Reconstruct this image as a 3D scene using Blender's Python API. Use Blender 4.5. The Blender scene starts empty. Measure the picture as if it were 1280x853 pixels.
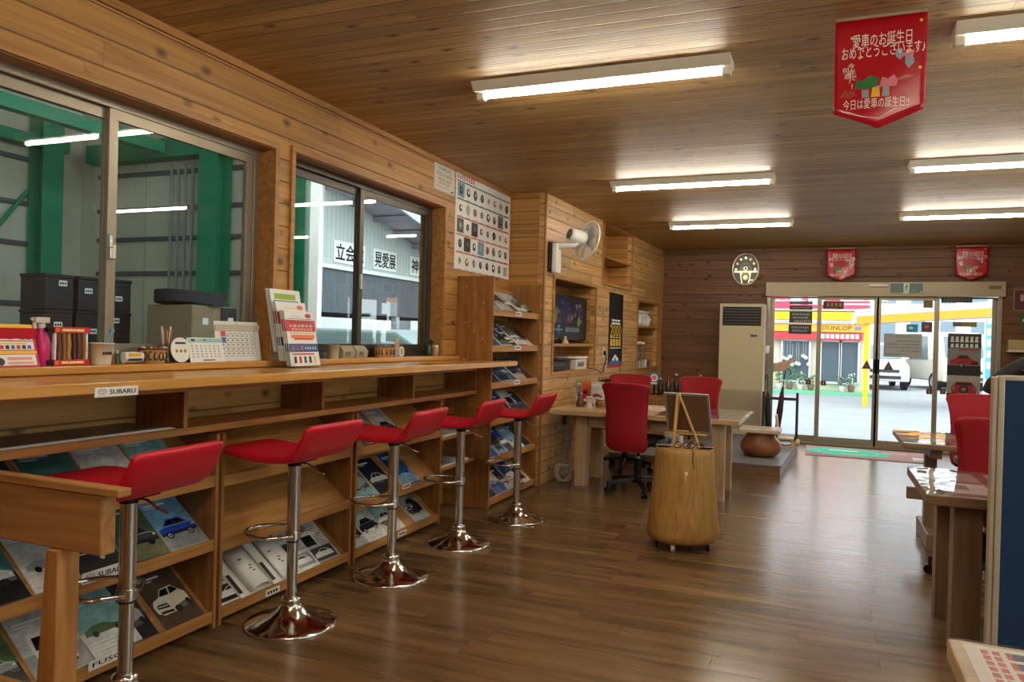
import bpy, math, random
from math import sin, cos, pi, radians as R
from mathutils import Vector, Matrix, noise

sc = bpy.context.scene
col = sc.collection
rnd = random.Random(7)

# ------------------------------------------------------------------ camera
cam_d = bpy.data.cameras.new('camera'); cam = bpy.data.objects.new('camera', cam_d); col.objects.link(cam)
cam_d.sensor_fit = 'HORIZONTAL'; cam_d.sensor_width = 36.0; cam_d.lens = 36.0*951.8/1280
X_ = Vector((0.92598188, 0.37664434, 0.02639312)); Yd = Vector((0.0263153, 0.00535283, -0.99963936)); Zf = Vector((-0.37664979, 0.92634248, -0.00495489))
m3 = Matrix((X_, -Yd, -Zf)).transposed()
cam.matrix_world = Matrix.Translation((0, 0, 1.32)) @ m3.to_4x4()
cam_d.clip_start = 0.05; cam_d.clip_end = 300
sc.camera = cam

# ------------------------------------------------------------------ materials
class NT:
    def __init__(s, name):
        s.mat = bpy.data.materials.new(name); s.mat.use_nodes = True
        s.t = s.mat.node_tree; s.n = s.t.nodes; s.b = s.n['Principled BSDF']; s.out = s.n['Material Output']
    def new(s, typ, **k):
        x = s.n.new(typ)
        for a, v in k.items(): setattr(x, a, v)
        return x
    def lk(s, a, b): s.t.links.new(a, b)
    def put(s, sock, v):
        if isinstance(v, bpy.types.NodeSocket): s.lk(v, sock)
        else: sock.default_value = v
    def math(s, op, a, b=0.0, c=0.0, clamp=False):
        x = s.new('ShaderNodeMath', operation=op, use_clamp=clamp)
        s.put(x.inputs[0], a); s.put(x.inputs[1], b); s.put(x.inputs[2], c); return x.outputs[0]
    def mix(s, f, a, b, mode='MIX'):
        x = s.new('ShaderNodeMix', data_type='RGBA', blend_type=mode)
        s.put(x.inputs[0], f)
        s.put(x.inputs[6], a if isinstance(a, bpy.types.NodeSocket) else (*a, 1)); s.put(x.inputs[7], b if isinstance(b, bpy.types.NodeSocket) else (*b, 1))
        return x.outputs[2]
    def comb(s, x, y, z):
        c = s.new('ShaderNodeCombineXYZ'); s.put(c.inputs[0], x); s.put(c.inputs[1], y); s.put(c.inputs[2], z); return c.outputs[0]
    def obj(s):
        x = s.new('ShaderNodeTexCoord'); q = s.new('ShaderNodeSeparateXYZ'); s.lk(x.outputs['Object'], q.inputs[0]); return x.outputs['Object'], q.outputs
    def noise(s, vec, scale, detail=3, rough=.55, dist=0):
        x = s.new('ShaderNodeTexNoise'); s.lk(vec, x.inputs['Vector']); x.inputs['Scale'].default_value = scale
        x.inputs['Detail'].default_value = detail; x.inputs['Roughness'].default_value = rough; x.inputs['Distortion'].default_value = dist
        return x.outputs[0]
    def maprange(s, v, a, b, c=0., d=1.):
        x = s.new('ShaderNodeMapRange'); s.put(x.inputs[0], v)
        for i, q in enumerate((a, b, c, d)): x.inputs[i+1].default_value = q
        return x.outputs[0]
    def bump(s, h, strength=.3, dist=.003):
        x = s.new('ShaderNodeBump'); s.lk(h, x.inputs['Height']); x.inputs['Strength'].default_value = strength; x.inputs['Distance'].default_value = dist
        s.lk(x.outputs[0], s.b.inputs['Normal'])

def lin(r, g, b):
    f = lambda c: (c/255)/12.92 if c/255 <= .04045 else ((c/255+.055)/1.055)**2.4
    return (f(r), f(g), f(b))

_cache = {}
def C(rgb, rough=.5, metal=0., spec=.5, var=.06):
    """a plain painted / printed colour (sRGB 0-255) with faint mottling"""
    k = (rgb, rough, metal, spec, var)
    if k in _cache: return _cache[k]
    t = NT('colour_%d_%d_%d' % rgb)
    c = lin(*rgb)
    o, _ = t.obj()
    n = t.noise(o, 14, 2)
    lo = tuple(x*(1-var) for x in c); hi = tuple(min(1, x*(1+var)) for x in c)
    t.lk(t.mix(n, lo, hi), t.b.inputs['Base Color'])
    t.b.inputs['Roughness'].default_value = rough; t.b.inputs['Metallic'].default_value = metal
    t.b.inputs['Specular IOR Level'].default_value = spec
    _cache[k] = t.mat
    return t.mat

def emis(name, rgb, strength):
    t = NT(name); t.b.inputs['Base Color'].default_value = (*lin(*rgb), 1)
    t.b.inputs['Emission Color'].default_value = (*lin(*rgb), 1); t.b.inputs['Emission Strength'].default_value = strength
    return t.mat

def planks(name, u, v, width, ca, cb, rough=.45, groove=.03, seg=2.6, knots=.5, grain=30, tint=.22, spec=.4, rvar=0., bumpd=.004):
    t = NT(name); o, s = t.obj(); ix = {'X': 0, 'Y': 1, 'Z': 2}
    U, W = s[ix[u]], s[ix[v]]
    vv = t.math('DIVIDE', W, width); idx = t.math('FLOOR', vv); fr = t.math('FRACT', vv)
    wn = t.new('ShaderNodeTexWhiteNoise', noise_dimensions='1D'); t.put(wn.inputs['W'], idx)
    uu = t.math('ADD', t.math('DIVIDE', U, seg), t.math('MULTIPLY', wn.outputs[0], 7.3)); si = t.math('FLOOR', uu); fu = t.math('FRACT', uu)
    w2 = t.new('ShaderNodeTexWhiteNoise', noise_dimensions='2D'); t.lk(t.comb(idx, si, 0.), w2.inputs['Vector'])
    shift = t.math('MULTIPLY', w2.outputs[0], 53.)
    g = t.noise(t.comb(t.math('ADD', t.math('MULTIPLY', U, 1.1), shift), t.math('MULTIPLY', W, grain), shift), 1.0, 4, .6, .5)
    c = t.mix(t.maprange(g, .3, .72), ca, cb)
    big = t.noise(t.comb(t.math('ADD', t.math('MULTIPLY', U, .8), shift), t.math('MULTIPLY', W, 3), shift), 1.6, 2)
    val = t.math('ADD', t.math('ADD', 1-tint*1.0, t.math('MULTIPLY', w2.outputs[0], tint)), t.math('MULTIPLY', big, tint))
    hsv = t.new('ShaderNodeHueSaturation'); t.lk(c, hsv.inputs['Color']); t.lk(val, hsv.inputs['Value']); c = hsv.outputs[0]
    if knots > 0:
        vo = t.new('ShaderNodeTexVoronoi'); vo.inputs['Scale'].default_value = 1.
        t.lk(t.comb(t.math('ADD', t.math('MULTIPLY', U, 5.5), shift), t.math('MULTIPLY', vv, 1.0), shift), vo.inputs['Vector'])
        q = t.new('ShaderNodeSeparateColor'); t.lk(vo.outputs['Color'], q.inputs[0])
        on = t.math('GREATER_THAN', q.outputs[0], 1-knots)
        ring = t.maprange(vo.outputs['Distance'], .06, .25, 1, 0)
        k = t.math('MULTIPLY', t.math('MULTIPLY', ring, on), .95)
        c = t.mix(k, c, tuple(x*.28 for x in ca))
    edge = t.math('MINIMUM', fr, t.math('SUBTRACT', 1., fr))
    gm = t.maprange(edge, 0, groove, 1, 0)
    eu = t.math('MINIMUM', fu, t.math('SUBTRACT', 1., fu))
    gm2 = t.math('MULTIPLY', t.math('LESS_THAN', eu, .0015/seg), .6)
    gm = t.math('MAXIMUM', gm, gm2)
    c = t.mix(t.math('MULTIPLY', gm, .8), c, tuple(x*.18 for x in ca))
    t.lk(c, t.b.inputs['Base Color'])
    t.lk(t.math('ADD', rough-rvar*.5, t.math('MULTIPLY', g, rvar)), t.b.inputs['Roughness'])
    t.b.inputs['Specular IOR Level'].default_value = spec
    h = t.math('SUBTRACT', t.math('MULTIPLY', g, .12), gm)
    t.bump(h, .5, bumpd)
    return t.mat

def wood(name, axis, ca, cb, rough=.45, grain=28, rings=True, spec=.4):
    t = NT(name); o, s = t.obj(); ix = {'X': 0, 'Y': 1, 'Z': 2}[axis]
    oi = t.new('ShaderNodeObjectInfo'); r = t.math('MULTIPLY', oi.outputs['Random'], 31.)
    sc3 = [grain]*3; sc3[ix] = 1.4
    cc = [t.math('ADD', t.math('MULTIPLY', s[i], sc3[i]), r) for i in range(3)]
    g = t.noise(t.comb(*cc), 1., 4, .6, .6)
    sc2 = [5.]*3; sc2[ix] = .7
    c2 = [t.math('ADD', t.math('MULTIPLY', s[i], sc2[i]), r) for i in range(3)]
    b = t.noise(t.comb(*c2), 1., 2, .5, .4)
    rg = t.math('SINE', t.math('MULTIPLY', b, 60.))
    f = t.math('ADD', t.maprange(g, .3, .75), t.math('MULTIPLY', rg, .12 if rings else 0.))
    c = t.mix(f, ca, cb)
    hsv = t.new('ShaderNodeHueSaturation'); t.lk(c, hsv.inputs['Color'])
    t.lk(t.math('ADD', .82, t.math('MULTIPLY', b, .36)), hsv.inputs['Value'])
    t.lk(hsv.outputs[0], t.b.inputs['Base Color']); t.b.inputs['Roughness'].default_value = rough; t.b.inputs['Specular IOR Level'].default_value = spec
    t.bump(g, .15, .002)
    return t.mat

def glassm(name, tint=(1, 1, 1), gloss=1.0, ior=1.5, rough=0.):
    t = NT(name)
    tr = t.new('ShaderNodeBsdfTransparent'); tr.inputs[0].default_value = (*tint, 1)
    gl = t.new('ShaderNodeBsdfGlossy'); gl.inputs['Roughness'].default_value = rough
    fr = t.new('ShaderNodeFresnel'); ge = t.new('ShaderNodeNewGeometry')
    t.lk(t.math('ADD', ior, t.math('MULTIPLY', ge.outputs['Backfacing'], 1/ior-ior)), fr.inputs['IOR'])
    mx = t.new('ShaderNodeMixShader'); t.lk(t.math('MULTIPLY', fr.outputs[0], gloss), mx.inputs[0]); t.lk(tr.outputs[0], mx.inputs[1]); t.lk(gl.outputs[0], mx.inputs[2])
    t.lk(mx.outputs[0], t.out.inputs['Surface'])
    return t.mat

W_A, W_B = (.34, .150, .037), (.60, .305, .085)
M = dict(
    wall_y=planks('pine_planks_along_y', 'Y', 'Z', .117, W_A, W_B, .45, .06, 2.2, .62),
    wall_m=planks('pale_pine_planks', 'Y', 'Z', .105, (.44, .225, .073), (.74, .45, .18), .42, .065, .75, .75, 30, .3),
    wall_x=planks('shaded_pine_planks_along_x', 'X', 'Z', .117, (.11, .042, .013), (.215, .092, .029), .5, .045, 2.2, .6),  # backlit shade of the back wall is darkened into this pine colour
    ceil=planks('pine_ceiling_boards', 'X', 'Y', .092, (.34, .195, .068), (.58, .375, .145), .5, .06, 3.2, .45, 34, .3, .25),
    floor=planks('laminate_floor', 'X', 'Y', .15, (.086, .046, .018), (.235, .132, .056), .24, .010, 1.3, 0, 11, .34, .5, .14, .0008),
    woodY=wood('oiled_pine_along_y', 'Y', (.31, .132, .032), (.54, .265, .074)),
    woodX=wood('oiled_pine_along_x', 'X', (.33, .15, .038), (.56, .29, .086)),
    woodZ=wood('oiled_pine_along_z', 'Z', (.235, .092, .022), (.41, .185, .048)),
    top=wood('lacquered_counter_wood', 'Y', (.52, .24, .055), (.72, .37, .10), .22),
    rail=wood('rough_rail_timber', 'X', (.26, .115, .034), (.48, .235, .075), .6, 40),
    railz=wood('rough_post_timber', 'Z', (.32, .13, .032), (.54, .25, .072), .6, 34),
    desk=wood('pale_desk_wood', 'X', (.44, .28, .15), (.60, .41, .23), .35),
    deskz=wood('pale_leg_wood', 'Z', (.44, .28, .15), (.60, .41, .23), .4),
    dark_table=wood('brown_table_wood', 'Z', (.17, .095, .05), (.26, .155, .085), .4),
    dark_tableX=wood('brown_table_wood_x', 'X', (.17, .095, .05), (.26, .155, .085), .4),
    stump=wood('barked_log_wood', 'Z', (.30, .155, .040), (.52, .295, .085), .5, 75),
    reddish=wood('reddish_stool_wood', 'Z', (.20, .07, .025), (.36, .14, .05), .35),
    pale=wood('pale_toy_wood', 'Z', (.60, .42, .22), (.75, .56, .32), .45),
    chrome=C((225, 222, 216), .12, 1., .5, .02),
    brushed=C((214, 210, 202), .22, 1., .5, .03),
    alu=C((150, 138, 120), .4, .55),
    alu_dark=C((78, 70, 60), .4, .5),
    alu_pale=C((196, 182, 160), .42, .3),
    black=C((14, 14, 16), .4, 0., .25), black_gloss=C((9, 9, 12), .2, 0., .25),
    red_vinyl=C((196, 18, 42), .36), red_mesh=C((158, 8, 24), .75),
    white=C((238, 236, 230), .45), paper=C((235, 232, 222), .55), cream=C((226, 214, 188), .5), offwhite=C((216, 208, 190), .5),
    fixture=C((238, 232, 214), .4),
    tube=emis('fluorescent_tube', (255, 246, 224), 46.),
    pane=glassm('window_glass', (.86, .93, .90), 1.3), door_pane=glassm('door_glass', (.97, .99, .98), .8),
    clear=glassm('clear_plastic', (.94, .96, .97), 1.4), jar=glassm('drinking_glass', (.85, .88, .88), 2.0),
)

# ------------------------------------------------------------------ mesh builder
_txt = {}
def text_geo(s, off=0.):
    if (s, off) in _txt: return _txt[(s, off)]
    c = bpy.data.curves.new('txt', 'FONT'); c.body = s; c.size = 1.0; c.align_x = 'CENTER'; c.align_y = 'CENTER'; c.resolution_u = 2; c.offset = off
    o = bpy.data.objects.new('txt', c); col.objects.link(o)
    dg = bpy.context.evaluated_depsgraph_get(); me = o.evaluated_get(dg).to_mesh()
    r = ([tuple(v.co) for v in me.vertices], [tuple(p.vertices) for p in me.polygons])
    o.evaluated_get(dg).to_mesh_clear(); bpy.data.objects.remove(o); bpy.data.curves.remove(c)
    _txt[(s, off)] = r
    return r

class MB:
    def __init__(s, M=None): s.v = []; s.f = []; s.m = []; s.s = []; s.M = M or Matrix()
    def add(s, vs, fs, m=0, smooth=False):
        b = len(s.v); s.v += [tuple(s.M @ Vector(p)) for p in vs]
        for f in fs: s.f.append(tuple(i+b for i in f)); s.m.append(m); s.s.append(smooth)
        return s
    def box(s, x0, y0, z0, x1, y1, z1, m=0):
        x0, x1 = sorted((x0, x1)); y0, y1 = sorted((y0, y1)); z0, z1 = sorted((z0, z1))
        return s.add([(x0, y0, z0), (x1, y0, z0), (x1, y1, z0), (x0, y1, z0), (x0, y0, z1), (x1, y0, z1), (x1, y1, z1), (x0, y1, z1)],
              [(0, 3, 2, 1), (4, 5, 6, 7), (0, 1, 5, 4), (1, 2, 6, 5), (2, 3, 7, 6), (3, 0, 4, 7)], m)
    def cyl(s, p, q, r, r2=None, n=16, m=0):
        p = Vector(p); q = Vector(q); r2 = r if r2 is None else r2
        d = (q-p).normalized(); a = d.orthogonal().normalized(); b = d.cross(a)
        vs = []
        for c, rr in ((p, r), (q, r2)):
            for i in range(n): t = 2*pi*i/n; vs.append(c+(a*cos(t)+b*sin(t))*rr)
        s.add(vs, [(i, (i+1) % n, n+(i+1) % n, n+i) for i in range(n)], m, True)
        s.add(vs[:n], [tuple(range(n))[::-1]], m); s.add(vs[n:], [tuple(range(n))], m)
        return s
    def lathe(s, prof, n=32, m=0, c=(0, 0, 0), fn=None):
        vs = []; c = Vector(c)
        for (r, z) in prof:
            for i in range(n):
                t = 2*pi*i/n; rr = r*(fn(t, z) if fn else 1); vs.append(c+Vector((rr*cos(t), rr*sin(t), z)))
        fs = []
        for k in range(len(prof)-1):
            for i in range(n): j = (i+1) % n; fs.append((k*n+i, k*n+j, (k+1)*n+j, (k+1)*n+i))
        s.add(vs, fs, m, True)
        if prof[0][0] > 1e-4: s.add(vs[:n], [tuple(range(n))[::-1]], m)
        if prof[-1][0] > 1e-4: s.add(vs[-n:], [tuple(range(n))], m)
        return s
    def loft(s, rings, m=0, smooth=True, caps=True):
        n = len(rings[0]); vs = [p for r in rings for p in r]; fs = []
        for k in range(len(rings)-1):
            for i in range(n): j = (i+1) % n; fs.append((k*n+i, k*n+j, (k+1)*n+j, (k+1)*n+i))
        s.add(vs, fs, m, smooth)
        if caps: s.add(rings[0], [tuple(range(n))[::-1]], m, False); s.add(rings[-1], [tuple(range(n))], m, False)
        return s
    def tube(s, pts, r, n=8, m=0, closed=False):
        pts = [Vector(p) for p in pts]; rings = []; N = len(pts); up = None
        for i, p in enumerate(pts):
            a = pts[(i-1) % N] if (closed or i > 0) else p; b = pts[(i+1) % N] if (closed or i < N-1) else p
            d = (b-a).normalized()
            if up is None: up = d.orthogonal().normalized()
            up = (up-d*up.dot(d)).normalized(); w = d.cross(up)
            rr = r[i] if isinstance(r, (list, tuple)) else r
            rings.append([p+(up*cos(2*pi*k/n)+w*sin(2*pi*k/n))*rr for k in range(n)])
        if closed: rings.append(rings[0])
        return s.loft(rings, m, True, not closed)
    def prism(s, poly, z0, z1, m=0, side=None):
        n = len(poly); vs = [(x, y, z0) for x, y in poly]+[(x, y, z1) for x, y in poly]
        s.add(vs, [tuple(range(n))[::-1], tuple(range(n, 2*n))], m)
        return s.add(vs, [(i, (i+1) % n, n+(i+1) % n, n+i) for i in range(n)], m if side is None else side)
    def poly(s, pts, z=0., m=0): return s.add([(x, y, z) for x, y in pts], [tuple(range(len(pts)))], m)
    def rect(s, x0, y0, x1, y1, z=0., m=0): return s.poly([(x0, y0), (x1, y0), (x1, y1), (x0, y1)], z, m)
    def disc(s, cx, cy, rx, ry=None, z=0., m=0, n=14):
        ry = rx if ry is None else ry
        return s.poly([(cx+rx*cos(2*pi*i/n), cy+ry*sin(2*pi*i/n)) for i in range(n)], z, m)
    def sphere(s, c, r, m=0, n=12, sx=1, sy=1, sz=1):
        prof = [(r*sin(pi*i/n)+(1e-5 if i in (0, n) else 0), -r*cos(pi*i/n)) for i in range(n+1)]
        vs = []; N = 2*n
        for (a, z) in prof:
            for i in range(N): t = 2*pi*i/N; vs.append((c[0]+a*cos(t)*sx, c[1]+a*sin(t)*sy, c[2]+z*sz))
        return s.add(vs, [(k*N+i, k*N+(i+1) % N, (k+1)*N+(i+1) % N, (k+1)*N+i) for k in range(n) for i in range(N)], m, True)
    def glyphs(s, x, y, w, h, n, z=0., m=0, seed=0):
        r = random.Random(seed*131+n*7+int(x*900)); g = w/n
        for i in range(n):
            a = x+g*i+g*.08; c = g*.84; st = max(h*.11, .0004)
            for k in range(r.choice((2, 3, 3))): q = y+h*(.05+.85*(k+r.random()*.5)/3); s.rect(a+c*.05*r.randint(0, 3), q, a+c*(.8+.2*r.random()), q+st, z, m)
            for k in range(r.choice((1, 2))): q = a+c*(.15+.6*r.random()); s.rect(q, y+h*.1*r.randint(0, 3), q+st*.9, y+h*(.8+.2*r.random()), z, m)
        return s
    def text(s, body, size, x, y, z=0., m=0, sx=1., rot=0., fit=None, bold=0.):
        vs, fs = text_geo(body, bold)
        if not vs: return s
        x0 = min(v[0] for v in vs); x1 = max(v[0] for v in vs); y0 = min(v[1] for v in vs); y1 = max(v[1] for v in vs)
        mx, my = (x0+x1)/2, (y0+y1)/2
        if fit: sx = fit/((x1-x0)*size)
        cr, sr = cos(rot), sin(rot)
        out = []
        for v in vs:
            a, b = (v[0]-mx)*size*sx, (v[1]-my)*size; out.append((x+a*cr-b*sr, y+a*sr+b*cr, z))
        return s.add(out, fs, m)
    def build(s, name, mats, parent=None, bevel=0., seg=2, sub=0, smooth=None):
        me = bpy.data.meshes.new(name); me.from_pydata(s.v, [], s.f); me.validate(clean_customdata=False)
        if not isinstance(mats, (list, tuple)): mats = [mats]
        for q in mats: me.materials.append(M[q] if isinstance(q, str) else q)
        if len(me.polygons) == len(s.m):
            me.polygons.foreach_set('material_index', s.m)
            me.polygons.foreach_set('use_smooth', [bool(x) if smooth is None else smooth for x in s.s])
        me.update()
        o = bpy.data.objects.new(name, me); col.objects.link(o)
        if parent is not None: o.parent = parent
        if bevel > 0:
            w = o.modifiers.new('soft_edges', 'WELD'); w.merge_threshold = 1e-5
            b = o.modifiers.new('edges', 'BEVEL'); b.width = bevel; b.segments = seg; b.limit_method = 'ANGLE'; b.angle_limit = R(40)
        if sub:
            w = o.modifiers.new('join', 'WELD'); w.merge_threshold = 1e-5
            d = o.modifiers.new('smooth', 'SUBSURF'); d.levels = sub; d.render_levels = sub
        return o

def tag(o, label, cat, group=None, kind=None):
    o['label'] = label; o['category'] = cat
    if group: o['group'] = group
    if kind: o['kind'] = kind
    return o
def thing(name, label, cat, loc=(0, 0, 0), rz=0., group=None):
    o = bpy.data.objects.new(name, None); col.objects.link(o); o.location = loc; o.rotation_euler = (0, 0, rz); o.empty_display_size = .05
    return tag(o, label, cat, group)
def shell(name):
    o = bpy.data.objects.new(name, None); col.objects.link(o); o['kind'] = 'structure'; return o
def struct(o): o['kind'] = 'structure'; return o
def copy_tree(o, parent=None):
    c = o.copy(); col.objects.link(c)
    if parent is not None: c.parent = parent
    for ch in list(o.children): copy_tree(ch, c)
    return c
def place(o, loc, rz=0., label=None, group=None):
    o.location = loc; o.rotation_euler = (0, 0, rz)
    if label: o['label'] = label
    if group: o['group'] = group
    return o
def frame(o, ex, ey):
    ex = Vector(ex).normalized(); ey = Vector(ey).normalized(); ez = ex.cross(ey)
    m = Matrix((ex, ey, ez)).transposed().to_4x4(); m.translation = Vector(o); return m
def LW(x, y, z): return frame((x, y, z), (0, 1, 0), (0, 0, 1))      # sheet on the left wall, facing the room
def BW(x, y, z): return frame((x, y, z), (1, 0, 0), (0, 0, 1))      # sheet on the back wall, facing the room
def grid_rects(u0, u1, v0, v1, holes):
    us = sorted({u0, u1, *[h[0] for h in holes], *[h[1] for h in holes]}); vs = sorted({v0, v1, *[h[2] for h in holes], *[h[3] for h in holes]})
    for a, b in zip(us, us[1:]):
        run = None
        for c, d in zip(vs, vs[1:]):
            mu, mv = (a+b)/2, (c+d)/2
            hole = any(h[0] < mu < h[1] and h[2] < mv < h[3] for h in holes) or not (u0 < mu < u1 and v0 < mv < v1)
            if hole:
                if run: yield (a, b, *run); run = None
            else: run = (run[0], d) if run else (c, d)
        if run: yield (a, b, *run)

# ------------------------------------------------------------------ the room
XL, YB, ZC = -2.64, 10.86, 2.617
XR, YF = 3.6, -1.6
b = MB(); b.box(-2.84, YF-.2, -.1, XR+.2, YB+.2, 0); struct(b.build('floor', 'floor'))
b = MB(); b.box(-2.84, YF-.2, ZC, XR+.2, YB+.2, ZC+.12); struct(b.build('ceiling', 'ceil'))
W1 = (1.44, 3.17, 1.165, 2.26); W2 = (3.33, 5.08, 1.165, 2.28)
b = MB()
for (a, c, d, e) in grid_rects(YF, 6.46, 1.12, ZC, [W1, W2]): b.box(-2.84, a, d, XL, c, e)
b.box(-2.84, YF, 0, -2.725, 5.33, 1.12); b.box(-2.84, 5.33, 0, XL, 6.46, 1.12)
struct(b.build('wall_left', 'wall_y'))
DX0, DX1, DZ = -.70, 2.03, 1.975
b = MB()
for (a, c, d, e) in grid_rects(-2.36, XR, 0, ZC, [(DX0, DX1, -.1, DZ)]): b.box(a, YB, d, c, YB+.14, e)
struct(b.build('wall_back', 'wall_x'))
b = MB()
for (a, c, d, e) in grid_rects(YF, YB, 0, ZC, [(.2, 5.8, .75, 2.3)]): b.box(XR, a, d, XR+.15, c, e)
struct(b.build('wall_right', 'wall_y'))
w3 = shell('window_3')  # added window, out of view, to throw daylight onto the racks
b = MB()
for y in (.2, 1.56, 2.97, 4.37, 5.76): b.box(XR+.05, y, .79, XR+.10, y+.04, 2.26)
b.box(XR+.05, .2, .75, XR+.10, 5.8, .79); b.box(XR+.05, .2, 2.26, XR+.10, 5.8, 2.3); b.build('window_frame', 'alu', w3)
b = MB(); b.box(XR+.07, .24, .79, XR+.075, 5.76, 2.26); b.build('glass', 'pane', w3)
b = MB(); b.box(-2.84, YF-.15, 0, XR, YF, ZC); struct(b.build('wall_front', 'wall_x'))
b = MB(); b.box(XL, YF, ZC-.035, XL+.02, 6.36, ZC-.001); b.build('trim_1', 'woodY')['kind'] = 'structure'

# protruding media wall (slightly skewed): local x = out of the wall, y = along it
TA = 0.03793
TM = Matrix.Translation((-2.31, 6.38, 0)) @ Matrix.Rotation(-TA, 4, 'Z')
TL = 4.50
NICHE = dict(tv=(.262, 1.49, 1.005, 1.875), upper=(1.728, 2.865, 1.955, 2.60), right=(3.22, 4.28, .963, 1.825), lower=(1.707, 2.86, .52, .88))
b = MB()
for (a, c, d, e) in grid_rects(0, TL, 0, ZC, list(NICHE.values())): b.box(-.05, a, d, 0, c, e)
for (a, c, d, e) in NICHE.values():      # recess interiors
    D = -.30
    b.box(D, a-.02, d-.02, D-.02, c+.02, e+.02, 1)
    b.box(D, a-.02, d-.02, -.05, a, e+.02, 1); b.box(D, c, d-.02, -.05, c+.02, e+.02, 1)
    b.box(D, a, d-.02, -.05, c, d, 1); b.box(D, a, e, -.05, c, e+.02, 1)
b.box(-.33, 0, 0, -.05, .02, ZC, 1)
o = struct(b.build('wall_alcove', ['wall_m', 'wall_y'])); o.matrix_world = TM
b = MB(); b.box(0, -.004, 0, .012, .03, ZC); o = struct(b.build('trim_2', 'woodZ')); o.matrix_world = TM
b = MB()
for (a, c, d, e) in NICHE.values():
    for r in ((a-.028, c+.028, e, e+.028), (a-.028, c+.028, d-.028, d), (a-.028, a, d, e), (c, c+.028, d, e)): b.box(.0005, r[0], r[2], .016, r[1], r[3])
o = struct(b.build('trim_3', 'woodY')); o.matrix_world = TM
b = MB()                                  # shelves inside the recesses
b.box(-.295, .264, 1.245, -.002, 1.488, 1.272); b.box(-.295, 1.73, 2.232, -.002, 2.863, 2.257); b.box(-.295, 3.222, 1.49, -.002, 4.278, 1.515)
o = struct(b.build('trim_4', 'woodY')); o.matrix_world = TM
b = MB(); b.box(-2.14, YB-.03, 0, -2.11, YB, ZC); struct(b.build('trim_5', 'woodZ'))

# windows in the left wall
def window(n, w, ym, sides):
    root = shell('window_%d' % n); a, c, d, e = w
    f = MB(); X0, X1 = -2.80, -2.735; t = .035
    f.box(X0, a, d, X1, c, d+.03); f.box(X0, a, e-t, X1, c, e); f.box(X0, a, d+.03, X1, a+t, e-t); f.box(X0, c-t, d+.03, X1, c, e-t)
    f.build('window_frame', 'alu_dark' if n == 2 else 'alu', root, .003)
    for k, (s0, s1, x) in enumerate(((a+t, ym+.022, -2.765), (ym-.022, c-t, -2.742))):
        s = MB(); st = .045; x0 = x-.02; z0, z1 = d+.03, e-t
        s.box(x0, s0, z0, x, s1, z0+.055); s.box(x0, s0, z1-.045, x, s1, z1)
        s.box(x0, s0, z0+.055, x, s0+st, z1-.045); s.box(x0, s1-st, z0+.055, x, s1, z1-.045)
        so = s.build('sash', ('alu_dark' if n == 2 else ('alu' if k == 0 else 'alu')), root, .002)
        g = MB(); g.box(x-.013, s0+st-.004, z0+.05, x-.008, s1-st+.004, z1-.04); g.build('glass', 'pane', so)
    l = MB(); l.box(-2.742, ym-.018, 1.60, -2.725, ym+.012, 1.66); l.box(-2.735, ym-.03, 1.645, -2.715, ym-.012, 1.70); l.build('latch', 'brushed', root, .003)
    cs = MB()
    tk = XL+.014
    cs.box(XL+.0005, a-.03, e, tk, c+.03, e+.03); cs.box(XL+.0005, a-.03, 1.17, tk, a, e); cs.box(XL+.0005, c, 1.17, tk, c+.03, e)
    cs.box(-2.735, a-.001, d, XL, a+.004, e); cs.box(-2.735, c-.004, d, XL, c+.001, e); cs.box(-2.735, a, e-.004, XL, c, e+.001)
    cs.build('casing', 'woodY', root)
    return root
window(1, W1, 2.30, 0); window(2, W2, 4.145, 0)
b = MB(); b.box(-2.735, YF, 1.137, -2.60, 5.325, 1.168); struct(b.build('trim_6', 'top', None, .004))

# automatic glass door in the back wall
door = shell('door_1')
b = MB(); b.box(-.715, YB-.11, 1.965, 2.045, YB, 2.15); b.build('header', C((166, 150, 124), .45, .2), door, .006)
b = MB(); b.box(-.70, YB-.01, 0, -.645, YB+.12, 1.965); b.box(1.985, YB-.01, 0, 2.03, YB+.12, 1.965); b.box(-.645, YB+.0, .0, 1.985, YB+.12, .03); b.build('door_frame', 'alu', door, .004)
for i, (a, c, y, st, nm) in enumerate(((-.645, -.02, YB+.09, .045, 'fixed_panel'), (-.065, .675, YB+.03, .055, 'leaf'), (.645, 1.36, YB+.03, .055, 'leaf'), (1.32, 1.985, YB+.09, .045, 'fixed_panel'))):
    s = MB(); s.box(a, y-.02, .03, a+st, y+.02, 1.965); s.box(c-st, y-.02, .03, c, y+.02, 1.965); s.box(a+st, y-.02, .03, c-st, y+.02, .115); s.box(a+st, y-.02, 1.92 if nm == 'leaf' else 1.945, c-st, y+.02, 1.965)
    po = s.build(nm, 'alu', door, .003)
    g = MB(); g.box(a+st-.004, y-.004, .11, c-st+.004, y+.004, 1.93 if nm == 'leaf' else 1.95); g.build('glass', 'door_pane', po)
b = MB()
for x in (.635, .685): b.box(x-.012, YB-.012, .98, x+.012, YB+.01, 1.16)
b.build('door_handle', 'black', door, .004)

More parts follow.
